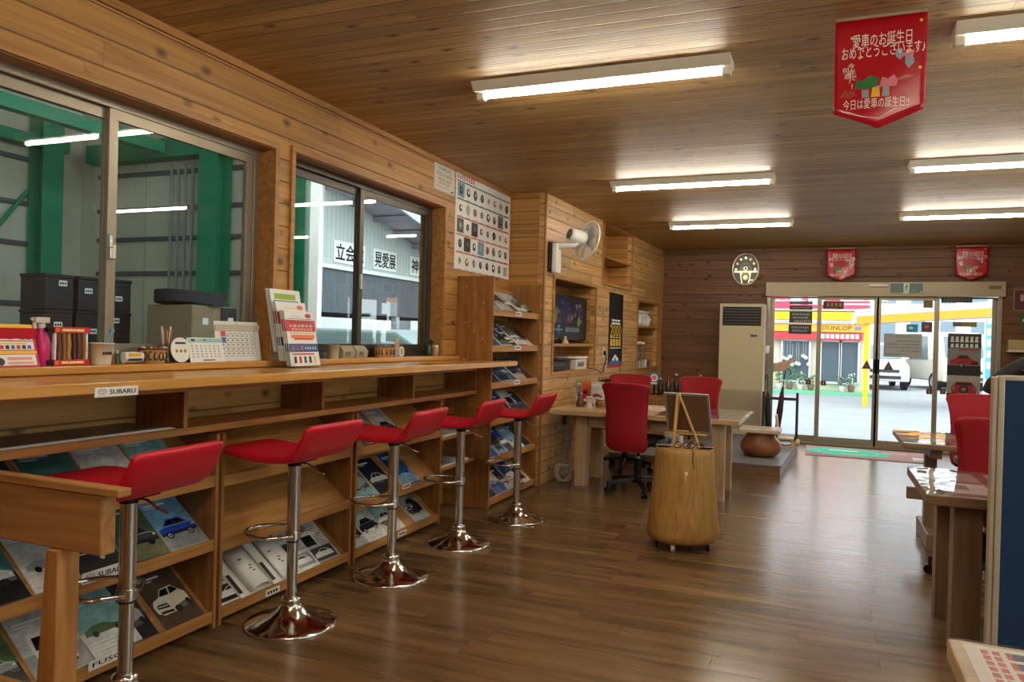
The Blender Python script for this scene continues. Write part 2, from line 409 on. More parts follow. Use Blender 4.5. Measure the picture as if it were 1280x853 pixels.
# ------------------------------------------------------------------ ceiling lights
def ceiling_light(x, y, label):
    t = thing('ceiling_light', label, 'ceiling light', (x, y, ZC), 0, 'fluorescent fittings on the ceiling'); L = .64
    m = MB(frame((-L, 0, 0), (0, 1, 0), (0, 0, 1))); m.prism([(-.092, 0), (.092, 0), (.05, -.042), (-.05, -.042)], 0, 2*L); m.build('housing', 'fixture', t, .003)
    tb = MB(); tb.cyl((-L+.045, 0, -.052), (L-.045, 0, -.052), .0155, n=14); tb.build('tube', 'tube', t)
    for s in (-1, 1):
        e = MB(); e.box(s*(L-.045), -.022, -.075, s*(L-.005), .022, -.038); e.build('lamp_holder', 'fixture', t, .004)
    return t
for x, y, lb in ((-1.05, 3.59, 'nearest fluorescent ceiling light over the bar stools'), (-1.0, 6.14, 'fluorescent ceiling light above the desk chairs'),
                 (-.94, 8.39, 'small-looking fluorescent ceiling light nearest the wall clock'), (1.10, 3.53, 'fluorescent ceiling light at the top edge beside the large red pennant'),
                 (1.17, 6.0, 'fluorescent ceiling light above the tables by the glass door, middle row'), (1.30, 8.23, 'fluorescent ceiling light nearest the exit sign'),
      (-1.05, 1.10, 'added unseen fluorescent ceiling light over the railing end of the counter'), (1.05, 1.05, 'added unseen fluorescent ceiling light over the bottom right table'), (-1.05, -.9, 'added unseen fluorescent ceiling light at the left rear of the room'), (1.05, -.9, 'added unseen fluorescent ceiling light at the right rear of the room')):  # these four fittings are added out of view to brighten the racks
    ceiling_light(x, y, lb)

# ------------------------------------------------------------------ bar stools
def seat_ring(x, z, ang, w, th, n=36, p=5):
    r = []
    for i in range(n):
        t = 2*pi*i/n; cx = abs(cos(t))**(2/p)*(1 if cos(t) >= 0 else -1); sx = abs(sin(t))**(2/p)*(1 if sin(t) >= 0 else -1)
        a, y = sx*th/2, cx*w/2
        r.append((x-sin(ang)*a, y, z+cos(ang)*a))
    return r
def make_stool():
    t = thing('bar_stool', 'x', 'bar stool', (0, 0, 0), 0, 'red swivel bar stools along the counter')
    b = MB(); b.lathe([(.205, 0), (.207, .006), (.198, .013), (.15, .022), (.10, .038), (.068, .06), (.047, .086), (.04, .1), (.043, .105), (.043, .118), (.03, .124)], 48); b.build('base', 'chrome', t)
    b = MB(); b.cyl((0, 0, .12), (0, 0, .372), .0245, n=24); b.build('lower_column', 'brushed', t)
    b = MB(); b.cyl((0, 0, .370), (0, 0, .377), .0275, n=24, m=1); b.cyl((0, 0, .377), (0, 0, .735), .0285, n=24); b.build('upper_column', ['brushed', 'black'], t)
    pts = [(.02, .03, .402)]
    for k in range(15):
        a = R(62+k*(236/14)); pts.append((-.10+.135*cos(a)*1.05, .125*sin(a), .402))
    pts.append((.02, -.03, .402)); 
    b = MB(); b.tube(pts, .0085, 8); b.cyl((0, 0, .388), (0, 0, .418), .034, n=20); b.build('footrest', 'chrome', t)
    b = MB(); b.box(-.07, -.07, .738, .07, .07, .7435); b.cyl((0, 0, .715), (0, 0, .738), .031, n=16); b.build('seat_plate', 'black', t)
    b = MB(); b.tube([(.02, .02, .728), (.05, .03, .722), (.085, .04, .695), (.125, .05, .68)], .0055, 6); b.build('lever', 'chrome', t)
    path = [(-.275, .792, -.30, .26, .012), (-.268, .79, -.25, .31, .024), (-.24, .784, -.18, .35, .034), (-.17, .774, -.08, .385, .038), (-.08, .768, -.02, .40, .04), (.02, .766, .02, .405, .04), (.10, .772, .18, .405, .04), (.135, .782, .5, .405, .04)]
    b = MB(); b.loft([seat_ring(x, z, a, w, th) for x, z, a, w, th in path]); b.build('seat', 'red_vinyl', t)
    path = [(.132, .781, .55, .405, .040), (.158, .80, .85, .408, .038), (.178, .828, 1.02, .41, .036), (.20, .868, 1.1, .41, .034), (.217, .904, 1.12, .405, .032), (.224, .918, 1.12, .39, .024), (.226, .922, 1.12, .36, .010)]
    b = MB(); b.loft([seat_ring(x, z, a, w, th) for x, z, a, w, th in path]); b.build('backrest', 'red_vinyl', t)
    return t
st0 = make_stool()
for i, (x, y, rz, lb) in enumerate(((-2.2, 1.94, .05, 'red bar stool nearest the camera, half behind the timber railing'), (-2.19, 2.82, -.02, 'red bar stool in front of the empty tilted shelves'),
        (-2.14, 3.60, .04, 'red bar stool whose footrest hides brochures of the third low rack'), (-2.105, 4.36, .06, 'red bar stool in front of the narrow shelves beside the tall rack'),
        (-2.02, 5.13, .0, 'red bar stool farthest along, in front of the tall brochure rack'))):
    place(st0 if i == 0 else copy_tree(st0), (x, y, 0), rz, lb)

# ------------------------------------------------------------------ counter and racks
CT = 1.135
t = thing('counter', 'long honey-coloured wooden bar counter running under the windows', 'counter', (-2.42, 3.5, 0))
b = MB(Matrix.Translation((2.42, -3.5, 0))); b.prism([(-2.60, 0.2), (-2.20, 0.2), (-2.20, 5.54), (-2.324, 5.54), (-2.324, 5.322), (-2.60, 5.322)], CT-.038, CT); b.build('countertop', 'top', t, .004)
b = MB(Matrix.Translation((2.42, -3.5, 0))); b.box(-2.47, .2, 1.058, -2.445, 5.31, CT-.039); b.build('top_rail', 'woodY', t)
b = MB(Matrix.Translation((2.42, -3.5, 0))); b.box(-2.72, .2, .876, -2.445, 5.322, .906); b.build('shelf_board', 'woodY', t, .002)
for y in (1.45, 2.43, 3.375, 4.348, 5.305):
    b = MB(Matrix.Translation((2.42, -3.5, 0))); b.box(-2.72, y-.011, .907, -2.447, y+.011, 1.095); b.build('divider', 'woodZ', t)
b = MB(Matrix.Translation((2.42, -3.5, 0))); b.box(-2.722, .2, .906, -2.716, 5.30, 1.10); b.build('back_panel', M['wall_y'], t)

SL = math.atan2(.19, .23)
def make_rack(name, label, y0, y1, H, tiers, xf, xb, loc_group):
    t = thing(name, label, 'brochure rack', ((xf+xb)/2, (y0+y1)/2, 0), 0, loc_group); T = Matrix.Translation((-(xf+xb)/2, -(y0+y1)/2, 0)); k = .018
    for y in (y0, y1-k):
        b = MB(T); b.box(xb, y, 0, xf, y+k, H); b.build('side_panel', 'woodZ', t, .002)
    b = MB(T); b.box(xb, y0+k, 0, xb+.008, y1-k, H); b.build('back_panel', 'woodY', t)
    for z in tiers:
        d = (xf-.012)-(xb+.009)
        s = MB(T @ frame((xf-.014, y0+k, z), (0, 1, 0), (-cos(SL), 0, sin(SL)))); s.box(.001, 0, -.012, y1-y0-2*k-.001, d/cos(SL)-.012, 0)
        so = s.build('shelf', 'woodY', t)
        l = MB(T); l.prism([(0, 0)]*0 or [(xf-.016, y0+k+.001), (xf-.002, y0+k+.001), (xf-.002, y1-k-.001), (xf-.016, y1-k-.001)], z-.032, z+.018); l.build('lip', 'woodY', t, .002)
    return t
RT = ((.06, .378, .66), (.06, .36, .65), (.055, .325, .64))
def tier(y, k): return RT[0 if y < 2.64 else (1 if y < 3.69 else 2)][k]
make_rack('brochure_rack', 'low sloped wooden rack full of car brochures, nearest the camera', 1.56, 2.633, .86, RT[0], -2.45, -2.72, 'low brochure racks under the counter')
make_rack('brochure_rack', 'low sloped wooden rack with empty upper tiers behind the second stool', 2.65, 3.672, .86, RT[1], -2.45, -2.72, 'low brochure racks under the counter')
make_rack('brochure_rack', 'low sloped wooden rack of brochures behind the third stool', 3.705, 4.765, .86, RT[2], -2.45, -2.72, 'low brochure racks under the counter')
TT = (.05, .365, .665, .95, 1.235, 1.515)
tr = make_rack('brochure_rack', 'tall sloped wooden rack beside the window, six tiers of brochures', 5.33, 6.372, 1.785, TT, -2.33, -2.638, None)
for zz in TT[2:]:
    for k in range(3):
        b = MB(Matrix.Translation((2.484, -5.851, 0))); b.cyl((-2.56+.075*k, 5.3285, zz+.19-.062*k), (-2.56+.075*k, 5.3295, zz+.19-.062*k), .006, n=10); b.build('screw_cap', C((214, 176, 120)), tr)
t = thing('narrow_shelf', 'narrow flat wooden shelves between low rack and tall rack', 'shelf', (-2.58, 5.05, 0)); T = Matrix.Translation((2.58, -5.05, 0))
for z in (.385, .60):
    b = MB(T); b.box(-2.72, 4.768, z-.022, -2.45, 5.326, z); b.build('shelf_board', 'woodY', t, .002)
b = MB(T); b.box(-2.722, 4.768, 0, -2.716, 5.326, .87); b.build('back_panel', 'woodY', t)

# ------------------------------------------------------------------ brochures
def cover(b, w, h, t, style, car, bg):
    """materials: 0 pages, 1 bg upper, 2 bg lower, 3 car body, 4 dark, 5 light, 6 accent"""
    b.box(0, 0, 0, w, h, t*.96, 0); z = t
    b.add([(0, 0, z), (w, 0, z), (w, h*.42, z), (0, h*.42, z)], [(0, 1, 2, 3)], 2); b.add([(0, h*.42, z), (w, h*.42, z), (w, h, z), (0, h, z)], [(0, 1, 2, 3)], 1)
    e = z+.0004; P = lambda q: [(x*w, y*h) for x, y in q]
    if style == 'side':
        b.poly(P([(.06, .30), (.07, .42), (.22, .47), (.36, .58), (.68, .585), (.84, .48), (.95, .45), (.96, .31)]), e, 3)
        b.poly(P([(.27, .475), (.38, .565), (.51, .57), (.51, .475)]), e+.0003, 4); b.poly(P([(.54, .475), (.54, .57), (.66, .57), (.78, .48)]), e+.0003, 4)
        for x in (.24, .76): b.disc(x*w, .30*h, .085*w, None, e+.0003, 4); b.disc(x*w, .30*h, .048*w, None, e+.0006, 6, 10); b.disc(x*w, .30*h, .03*w, None, e+.0008, 4, 8)
        b.poly(P([(.06, .30), (.065, .355), (.955, .365), (.96, .31)]), e+.0002, 8); b.poly(P([(.07, .42), (.22, .47), (.84, .48), (.95, .45), (.94, .435), (.80, .455), (.22, .448)]), e+.0002, 7); b.poly(P([(.885, .40), (.945, .405), (.945, .43), (.90, .43)]), e+.0003, 5)
    elif style == 'front':
        b.poly(P([(.12, .25), (.10, .235), (.9, .27), (.92, .30)]), e-.0001, 4)
        b.poly(P([(.08, .30), (.07, .42), (.13, .50), (.30, .54), (.42, .66), (.72, .68), (.84, .58), (.93, .50), (.94, .36), (.86, .28), (.50, .24), (.20, .24)]), e, 3)
        b.poly(P([(.33, .545), (.43, .645), (.60, .655), (.56, .54)]), e+.0003, 4); b.poly(P([(.60, .54), (.635, .655), (.72, .66), (.82, .575)]), e+.0003, 4)
        b.poly(P([(.13, .50), (.30, .54), (.56, .538), (.52, .475), (.20, .462)]), e+.0002, 7); b.poly(P([(.42, .648), (.42, .66), (.72, .68), (.73, .662), (.60, .657)]), e+.0002, 7); b.poly(P([(.50, .24), (.86, .28), (.93, .36), (.91, .385), (.52, .315)]), e+.0002, 8)
        b.poly(P([(.14, .36), (.15, .43), (.40, .42), (.42, .34)]), e+.0003, 4); b.poly(P([(.14, .27), (.16, .31), (.44, .295), (.46, .255)]), e+.0003, 4)
        b.poly(P([(.09, .43), (.13, .48), (.20, .46), (.17, .42)]), e+.0004, 5); b.poly(P([(.42, .42), (.40, .46), (.50, .48), (.52, .43)]), e+.0004, 5); b.poly(P([(.17, .385), (.17, .40), (.39, .39), (.39, .375)]), e+.0006, 5)
        b.disc(.57*w, .275*h, .085*w, .055*h, e+.0003, 4); b.disc(.57*w, .275*h, .05*w, .035*h, e+.0005, 6, 10); b.disc(.865*w, .34*h, .045*w, .05*h, e+.0003, 4)
    elif style == 'truck':
        b.poly(P([(.20, .20), (.18, .60), (.24, .70), (.78, .70), (.84, .60), (.82, .20)]), e, 3)
        b.poly(P([(.24, .46), (.27, .64), (.75, .64), (.78, .46)]), e+.0003, 4); b.rect(.28*w, .25*h, .74*w, .33*h, e+.0003, 4)
        for s in (.24, .78): b.disc(s*w, .38*h, .035*w, None, e+.0004, 5, 10)
        for x in (.28, .74): b.disc(x*w, .20*h, .075*w, .05*h, e-.0001, 4)
    elif style == 'doc':
        for k in range(4): b.rect(.10*w, (.08+.055*k)*h, (.62-.1*(k % 2))*w, (.088+.055*k)*h, e, 5)
        b.poly(P([(.08, .36), (.10, .44), (.30, .50), (.52, .50), (.70, .44), (.92, .40), (.92, .36)]), e, 6); b.disc(.27*w, .365*h, .06*w, .045*h, e+.0002, 4); b.disc(.74*w, .365*h, .06*w, .045*h, e+.0002, 4)
    elif style == 'photos':
        b.rect(.07*w, .07*h, .93*w, .36*h, e, 3); b.rect(.07*w, .42*h, .52*w, .66*h, e, 6)
        b.poly(P([(.14, .14), (.16, .22), (.34, .26), (.48, .31), (.68, .30), (.84, .22), (.86, .14)]), e+.0003, 5); b.poly(P([(.36, .255), (.49, .30), (.66, .29), (.74, .24)]), e+.0005, 4); b.rect(.14*w, .46*h, .44*w, .56*h, e+.0003, 4)
        for k in range(5): b.rect(.57*w, (.44+.045*k)*h, (.90-.06*(k % 2))*w, (.452+.045*k)*h, e, 4)
        for k in range(3): b.rect(.10*w, (.76+.05*k)*h, (.80-.12*k)*w, (.775+.05*k)*h, e, 6)
    if style != 'photos':
        b.rect(.10*w, .86*h, .62*w, .895*h, e, 5); b.rect(.10*w, .82*h, .40*w, .838*h, e, 5)
        b.rect(0, 0, w, .05*h, e, 6)
COL = dict(teal=(60, 120, 125), navy=(22, 34, 62), sky=(120, 175, 215), grey=(150, 155, 155), pale=(205, 210, 208), white=(232, 230, 224), dark=(28, 30, 34), green=(80, 105, 70), blue=(30, 70, 170),
           sand=(190, 175, 150), silver=(185, 190, 192), brown=(92, 72, 55), red=(180, 30, 40), charcoal=(60, 62, 66), deep=(20, 75, 130), cream=(228, 220, 198), olive=(110, 115, 80), orange=(215, 120, 50), aqua=(140, 190, 190))
_ph = {}
def photo(k):
    if k in _ph: return _ph[k]
    t = NT('printed_photo_'+k); c = lin(*COL[k]); o, q = t.obj()
    n = t.noise(o, 16, 5, .6, 1.2); f = t.maprange(n, .32, .7)
    m = sum(c)/3
    t.lk(t.mix(f, tuple(x*.55+m*.06 for x in c), tuple(min(1, x*1.18+.012) for x in c)), t.b.inputs['Base Color']); t.b.inputs['Roughness'].default_value = .28
    _ph[k] = t.mat; return t.mat
def brochure(w, h, t, style, car, bg1, bg2, accent='silver', name='brochure'):
    b = MB(); cover(b, w, h, t, style, car, bg1)
    mats = ['paper']+[photo(bg1), photo(bg2), C(COL[car], .3)]+[C((18, 19, 22), .3), C((236, 238, 236), .3), C(COL[accent], .3), C(tuple(int(v*.62+96) for v in COL[car]), .3), C(tuple(int(v*.5) for v in COL[car]), .3)]
    return b.build(name, mats)
def on_slope(o, y, z, up=.004, xf=-2.464, twist=0., lift=.0):
    m = frame((xf, y, z), (0, 1, 0), (-cos(SL), 0, sin(SL))) @ Matrix.Translation((0, up, .0006+lift)) @ Matrix.Rotation(twist, 4, 'Z')
    o.matrix_world = m; return o
low = [  # rack y, tier, style, car, bg1, bg2, accent, label
 (1.60, 0, 'side', 'grey', 'green', 'dark', 'charcoal', 'dark crossover brochure on the bottom tier, left corner of the photo'),
 (1.83, 0, 'truck', 'white', 'pale', 'grey', 'silver', 'white truck brochure on the bottom tier, left of the railing post'),
 (2.05, 0, 'doc', 'white', 'aqua', 'pale', 'green', 'pale green leaflet on the bottom tier, peeking right of the railing post'),
 (2.13, 0, 'front', 'silver', 'charcoal', 'dark', 'grey', 'dark saloon brochure on the bottom tier, behind the nearest stool footrest'),
 (2.375, 0, 'front', 'cream', 'brown', 'brown', 'charcoal', 'cream van brochure at the right end of the nearest rack, bottom tier'),
 (1.58, 1, 'side', 'silver', 'teal', 'dark', 'charcoal', 'silver crossover brochure on the middle tier, left edge of the photo'),
 (1.81, 1, 'doc', 'white', 'pale', 'white', 'grey', 'pale brochure on the middle tier, just left of the railing post'),
 (1.99, 1, 'front', 'navy', 'grey', 'dark', 'silver', 'navy car brochure on the middle tier, above the black lettered label'),
 (2.18, 1, 'side', 'charcoal', 'green', 'olive', 'dark', 'green landscape brochure on the middle tier, behind the nearest stool column'),
 (2.395, 1, 'side', 'blue', 'sky', 'grey', 'pale', 'blue car brochure at the right end of the nearest rack, middle tier'),
 (1.60, 2, 'side', 'dark', 'charcoal', 'dark', 'dark', 'black brochure on the top tier, far left above the railing'),
 (1.84, 2, 'doc', 'teal', 'teal', 'teal', 'deep', 'large teal brochure on the top tier behind the railing'),
 (2.07, 2, 'doc', 'silver', 'pale', 'grey', 'grey', 'pale grey brochure on the top tier above the nearest red seat'),
 (2.30, 2, 'doc', 'teal', 'aqua', 'teal', 'teal', 'green-blue brochure on the top tier, hidden behind the nearest red backrest'),
 (2.68, 0, 'photos', 'dark', 'white', 'white', 'charcoal', 'white leaflet with black photos at the left end under the empty tiers'),
 (3.395, 0, 'photos', 'charcoal', 'white', 'pale', 'dark', 'white leaflet with two black photos at the right end under the empty tiers'),
 (3.73, 0, 'front', 'charcoal', 'white', 'pale', 'grey', 'white leaflet with a small car at the bottom left of the third rack'),
 (3.90, 0, 'side', 'navy', 'pale', 'white', 'white', 'white brochure with a navy car, bottom tier of the third rack'),
 (4.12, 0, 'side', 'white', 'aqua', 'cream', 'sand', 'aqua brochure behind the third stool column, bottom tier'),
 (4.46, 0, 'front', 'dark', 'grey', 'silver', 'charcoal', 'grey brochure with a small black car, bottom right of the third rack'),
 (3.78, 1, 'front', 'grey', 'teal', 'aqua', 'silver', 'teal brochure with a grey car, middle tier of the third rack'),
 (4.01, 1, 'side', 'silver', 'navy', 'dark', 'charcoal', 'navy brochure behind the third stool column, middle tier'),
 (4.30, 1, 'doc', 'white', 'deep', 'sky', 'blue', 'bright blue brochure at the right of the third rack, middle tier'),
 (3.83, 2, 'doc', 'silver', 'grey', 'charcoal', 'red', 'grey brochure with a red block, top tier of the third rack'),
 (4.10, 2, 'side', 'dark', 'silver', 'dark', 'grey', 'silver brochure with a black car, top tier of the third rack'),
]
for i, (y, ti, stl, car, b1, b2, ac, lb) in enumerate(low):
    o = brochure(.212, .295, .006+.002*(i % 3), stl, car, b1, b2, ac); on_slope(o, y, tier(y, ti), .004, -2.464, rnd.uniform(-.02, .02)); tag(o, lb, 'brochure', 'brochures on the low racks')
# thick catalogues with curling pages on the bottom tier under the empty shelves
def curled(w, h, t, seed):
    b = MB(); b.box(0, 0, 0, w, h, t*.9, 0)
    n = 18; vs = []; fs = []; hi = .07 if seed else .03
    for i in range(n+1):
        a = i/n; x = w*(1-.86*a) if a < .85 else w*(1-.86*.85+.30*(a-.85)); z = t+.0015+hi*math.sin(pi*min(1, a*1.02))**.8*(.45+.55*a)
        vs += [(x, .004, z), (x, h-.004, z*.8+.006)]
    for i in range(n): fs.append((2*i, 2*i+2, 2*i+3, 2*i+1))
    b.add(vs, fs, 1, True)
    for k, y in ((8, .30), (9, .36), (8, .42), (11, .60)):
        p, q = Vector(vs[2*k]), Vector(vs[2*k+1]); r_, u = Vector(vs[2*k+4]), Vector(vs[2*k+5]); f = lambda A, B, e: tuple(A.lerp(B, e)+Vector((0, 0, .0012)))
        b.add([f(p, q, y), f(r_, u, y), f(r_, u, y+.022), f(p, q, y+.022)], [(0, 1, 2, 3)], 2)
    b.rect(w*.02, h*.08, w*.13, h*.5, t+.0005, 2)
    o = b.build('catalogue', ['paper', 'white', C((40, 42, 46), .4)]); s = o.modifiers.new('thick', 'SOLIDIFY'); s.thickness = .0012
    return o
for y, sd, lb in ((2.80, 1, 'thick white catalogue with a curling page, left of the second stool column'), (3.03, 0, 'thick white catalogue directly left of the second stool column')):
    o = curled(.21, .27, .022, sd); on_slope(o, y, tier(y, 0), .004, -2.464, .02); tag(o, lb, 'catalogue', 'curled catalogues on the bottom tier')
o = brochure(.20, .28, .02, 'photos', 'grey', 'pale', 'white', 'charcoal', 'catalogue'); on_slope(o, 3.20, tier(3.2, 0), .004); tag(o, 'grey photo catalogue just right of the second stool column', 'catalogue', 'curled catalogues on the bottom tier')
# flat piles on the narrow shelves
flat = [(4.80, .385, 'front', 'dark', 'navy', 'grey', 'dark blue brochure lying flat at the left of the narrow lower shelf'), (5.03, .385, 'doc', 'white', 'silver', 'pale', 'silver brochure lying flat at the right of the narrow lower shelf'),
        (4.82, .60, 'doc', 'white', 'cream', 'pale', 'cream brochure lying flat on the narrow upper shelf'), (5.06, .60, 'doc', 'grey', 'pale', 'silver', 'pale grey brochure lying flat on the narrow upper shelf')]
for y, z, stl, car, b1, b2, lb in flat:
    o = brochure(.21, .25, .012, stl, car, b1, b2); o.matrix_world = frame((-2.462, y, z+.0006), (0, 1, 0), (-1, 0, 0)); tag(o, lb, 'brochure', 'flat brochures on the narrow shelves')
# tall rack: shingled brochures
words = ['bottom', 'second lowest', 'third lowest', 'third highest', 'second highest', 'top']
pal = [['sand', 'white', 'navy', 'blue', 'pale'], ['white', 'navy', 'blue', 'sky', 'charcoal'], ['dark', 'charcoal', 'deep', 'pale', 'navy'], ['sand', 'dark', 'charcoal', 'navy', 'deep'], ['white', 'pale', 'deep', 'olive', 'dark'], ['white', 'dark', 'grey', 'silver', 'brown']]
ords = ['leftmost', 'second from left', 'middle', 'fourth from left', 'rightmost']
names_of = dict(deep='deep blue', sky='sky blue', pale='pale grey')
for ti, z in enumerate(TT):
    for k in range(5):
        c = pal[ti][k]; c2 = pal[ti][(k+2) % 5]
        o = brochure(.205, .28 if (k+ti) % 2 else .255, .009, ('side', 'front', 'doc', 'truck', 'side')[(k*2+ti) % 5], pal[ti][(k+3) % 5], c, c2, ('silver', 'grey', 'red', 'charcoal', 'sky')[(k+ti) % 5])
        on_slope(o, 5.375+k*.178, z, .004, -2.344, 0, .0105*(k % 2)+.0002)
        tag(o, '%s brochure, %s on the %s tier of the tall rack' % (names_of.get(c, c), ords[k], words[ti]), 'brochure', 'brochures on the tall rack')
# lettered labels on the shelf edges
def shelf_label(M4, w, h, txt, label, emblem=False, font=.7):
    b = MB(); b.box(0, 0, 0, w, h, .003, 0)
    if txt: [b.text(txt, h*font, w*(.63 if emblem else .5)+dx, h*.5, .0036, 1, fit=w*(.60 if emblem else .8)) for dx in (-.0007, 0, .0007)]
    else:
        for k in range(4): b.rect(w*(.1+.2*k), h*.25, w*(.24+.2*k), h*.75, .0036, 1)
    if emblem:
        b.disc(w*.16, h*.58, w*.10, h*.24, .0036, 1, 24); b.disc(w*.16, h*.58, w*.088, h*.19, .0039, 0, 24)
        for ex, ey, er in ((-.045, .04, 1.3), (.0, .09, .8), (.03, -.02, .8), (.055, .06, .8), (.01, -.09, .8), (-.01, .0, .8)): b.poly([(w*(.16+ex)-w*.014*er, h*(.58+ey)), (w*(.16+ex), h*(.58+ey)-h*.05*er), (w*(.16+ex)+w*.014*er, h*(.58+ey)), (w*(.16+ex), h*(.58+ey)+h*.05*er)], .0042, 1)
        b.glyphs(w*.07, h*.14, w*.18, h*.10, 6, .0036, 1)
    o = b.build('shelf_label', ['white', 'black']); o.matrix_world = M4
    return tag(o, label, 'label', 'lettered labels on shelf edges')
shelf_label(LW(-2.1995, 1.794, 1.086), .17, .032, 'SUBARU', 'white lettered label with emblem on the counter front edge', True)
shelf_label(LW(-2.4510, 1.965, .382), .20, .042, 'SUBARU', 'white lettered label with emblem on the nearest rack middle lip', True)
shelf_label(LW(-2.451, 2.00, .055), .165, .036, 'FUSO', 'white label in black capitals on the nearest rack bottom lip')
for y, z, lb in ((2.96, .035, 'small white label on the bottom lip beside the second stool column'), (4.20, .035, 'small white label on the bottom lip right of the third stool column'), (4.24, .33, 'small white label on the middle lip right of the third stool column'), (5.02, .363, 'small white label on the narrow lower shelf edge')):
    shelf_label(LW(-2.451 if y < 4.8 else -2.449, y, z), .10, .03, '', lb)
for z, k in ((TT[5], 'top'), (TT[4], 'second highest'), (TT[3], 'third highest')): shelf_label(LW(-2.3315, 5.80, z-.018), .13, .034, '', 'small pale label on the %s lip of the tall rack' % k)

# papers lying in the open compartment under the counter
for k, (y, ln, lb) in enumerate(((1.62, .42, 'grey-covered booklets with white edges lying in the open compartment at the far left'), (2.03, .36, 'grey-covered booklets with white edges lying in the open compartment under the lettered label'))):
    b = MB()
    for j in range(3): b.box(-.14+.01*j, .004*j, .003*j, .14-.008*j, ln-.01*j, .003*j+.0024, 1 if j == 2 else 0)
    o = b.build('paper_sheets', ['paper', C((104, 92, 84) if k else (70, 62, 58), .4)]); o.location = (-2.60, y, .907); tag(o, lb, 'papers')
# ------------------------------------------------------------------ foreground railing
t = thing('wooden_railing', 'rough timber railing with square post in the left foreground', 'railing', (-1.67, 1.50, 0)); T = Matrix.Translation((1.67, -1.50, 0))
b = MB(T); b.box(-2.35, 1.413, .884, -1.64, 1.455, .906); b.build('top_board', 'rail', t, .004)
b = MB(T); b.box(-2.35, 1.420, .725, -1.705, 1.466, .8835); b.build('beam', 'rail', t, .006)
for x in (-1.85, -2.28):
    b = MB(T); b.loft([[(x-.045-e, 1.41, z), (x, 1.41, z), (x, 1.477, z), (x-.045-e, 1.477, z)] for z, e in ((0, .05), (.7245, 0))], 0, False); b.build('post', 'railz', t, .004)
b = MB(T); b.box(-2.35, 1.385, .28, -1.90, 1.409, .36); b.build('lower_rail', 'rail', t, .004)

# ------------------------------------------------------------------ things on the sill of the first window
SZ = 1.1685
def lean(x, y, z, a, rz=0.): # card leaning back, facing +x
    return Matrix.Translation((x, y, z)) @ Matrix.Rotation(rz, 4, 'Z') @ frame((0, 0, 0), (0, 1, 0), (-sin(a), 0, cos(a)))
red, yel, ink, pink = C((196, 24, 44), .4), C((244, 190, 30), .4), C((30, 28, 32), .5), C((238, 150, 150), .5)
t = thing('flyer_stand', 'red, white and yellow flyer stand at the left end of the sill', 'flyer stand', (-2.66, 1.82, SZ))
b = MB(lean(.03, -.115, 0, .30)); b.box(0, 0, -.004, .215, .158, 0, 1)
b.rect(.004, .145, .211, .158, .0004, 2); b.rect(.01, .098, .205, .142, .0004, 0); b.rect(.012, .104, .10, .122, .0008, 4); b.rect(.03, .126, .17, .138, .0008, 2)
for k in range(4): b.rect(.115+.022*k, .101, .130+.022*k, .122, .0008, (1, 0, 3, 3)[k])
b.rect(.01, .063, .205, .094, .0004, 0)
for k in range(9): b.rect(.02+.02*k, .066, .034+.02*k, .080, .0008, (1, 3, 5)[k % 3])
b.rect(.02, .083, .18, .088, .0008, 2); b.rect(.004, .048, .211, .06, .0004, 2); b.rect(.01, .006, .205, .045, .0004, 0)
for k in range(2): b.disc(.03+.045*k, .02, .014, None, .0008, 3)
b.rect(.10, .026, .19, .036, .0008, 4); b.rect(.10, .010, .195, .018, .0008, 4)
b.build('flyer', ['white', red, yel, ink, pink, C((70, 90, 160))], t)
b = MB(lean(-.02, -.115, 0, -.2)); b.box(0, 0, -.004, .215, .14, 0); b.box(0, 0, 0, .215, .006, .05); b.build('stand', red, t)
t = thing('spray_bottle', 'pink spray bottle with pale trigger head on the sill', 'spray bottle', (-2.69, 1.965, SZ))
b = MB(); b.lathe([(.026, 0), (.029, .006), (.029, .085), (.027, .10), (.016, .125), (.012, .14)], 20); b.build('bottle', C((214, 36, 120), .3), t)
b = MB(); b.cyl((0, 0, .138), (0, 0, .158), .014, .012); b.box(-.012, -.03, .158, .012, .026, .180); b.prism([(0, 0)]*0 or [(-.005, -.034), (.005, -.034), (.004, -.02), (-.004, -.02)], .125, .16); b.cyl((0, -.03, .172), (0, -.042, .172), .006); b.build('trigger_head', 'offwhite', t, .003)
t = thing('display_rack', 'small sample rack of brown strips between red headers on the sill', 'display', (-2.665, 2.065, SZ))
for y in (-.066, .066): b = MB(); b.box(-.006, y-.004, .02, .006, y+.004, .125); b.build('post', 'white', t)
for z0, z1 in ((.0, .022), (.123, .146)):
    b = MB(LW(.012, -.075, z0)); b.box(0, 0, -.02, .15, z1-z0, 0, 1); b.rect(.03, .006, .125, .016, .0005, 2)
    for k in range(6): b.rect(.034+.015*k, .008, .044+.015*k, .014, .0009, 0)
    b.rect(.004, .004, .02, .018, .0005, 3); b.build('header', ['white', red, yel, C((240, 120, 40))], t)
for k in range(6):
    b = MB(); y = -.052+.021*k; b.tube([(0, y, .124), (.004, y+.002, .08), (0, y+.006*(k % 2), .04), (.002, y+.004, .021)], .0075, 6); b.build('strip', C(((110, 50, 30), (150, 96, 40), (190, 140, 60), (84, 40, 26))[k % 4], .35), t)
b = MB(); 
for z in (.004, .126): b.box(-.01, -.099, z, .01, -.0755, z+.016)
b.build('clip', 'black', t)
def cup(name, label, x, y, h, r0, r1, mat, rest=SZ):
    t = thing(name, label, 'cup', (x, y, rest)); b = MB(); b.lathe([(r0, 0), (r1, h), (r1+.003, h), (r1+.003, h+.004), (r1-.003, h+.004), (r0-.003, .006), (.001, .006)], 24); b.build('cup_body', mat, t); return t
t = cup('cup', 'cream cup holding a blue toothbrush on the sill', -2.665, 2.20, .082, .036, .046, 'cream')
b = MB()
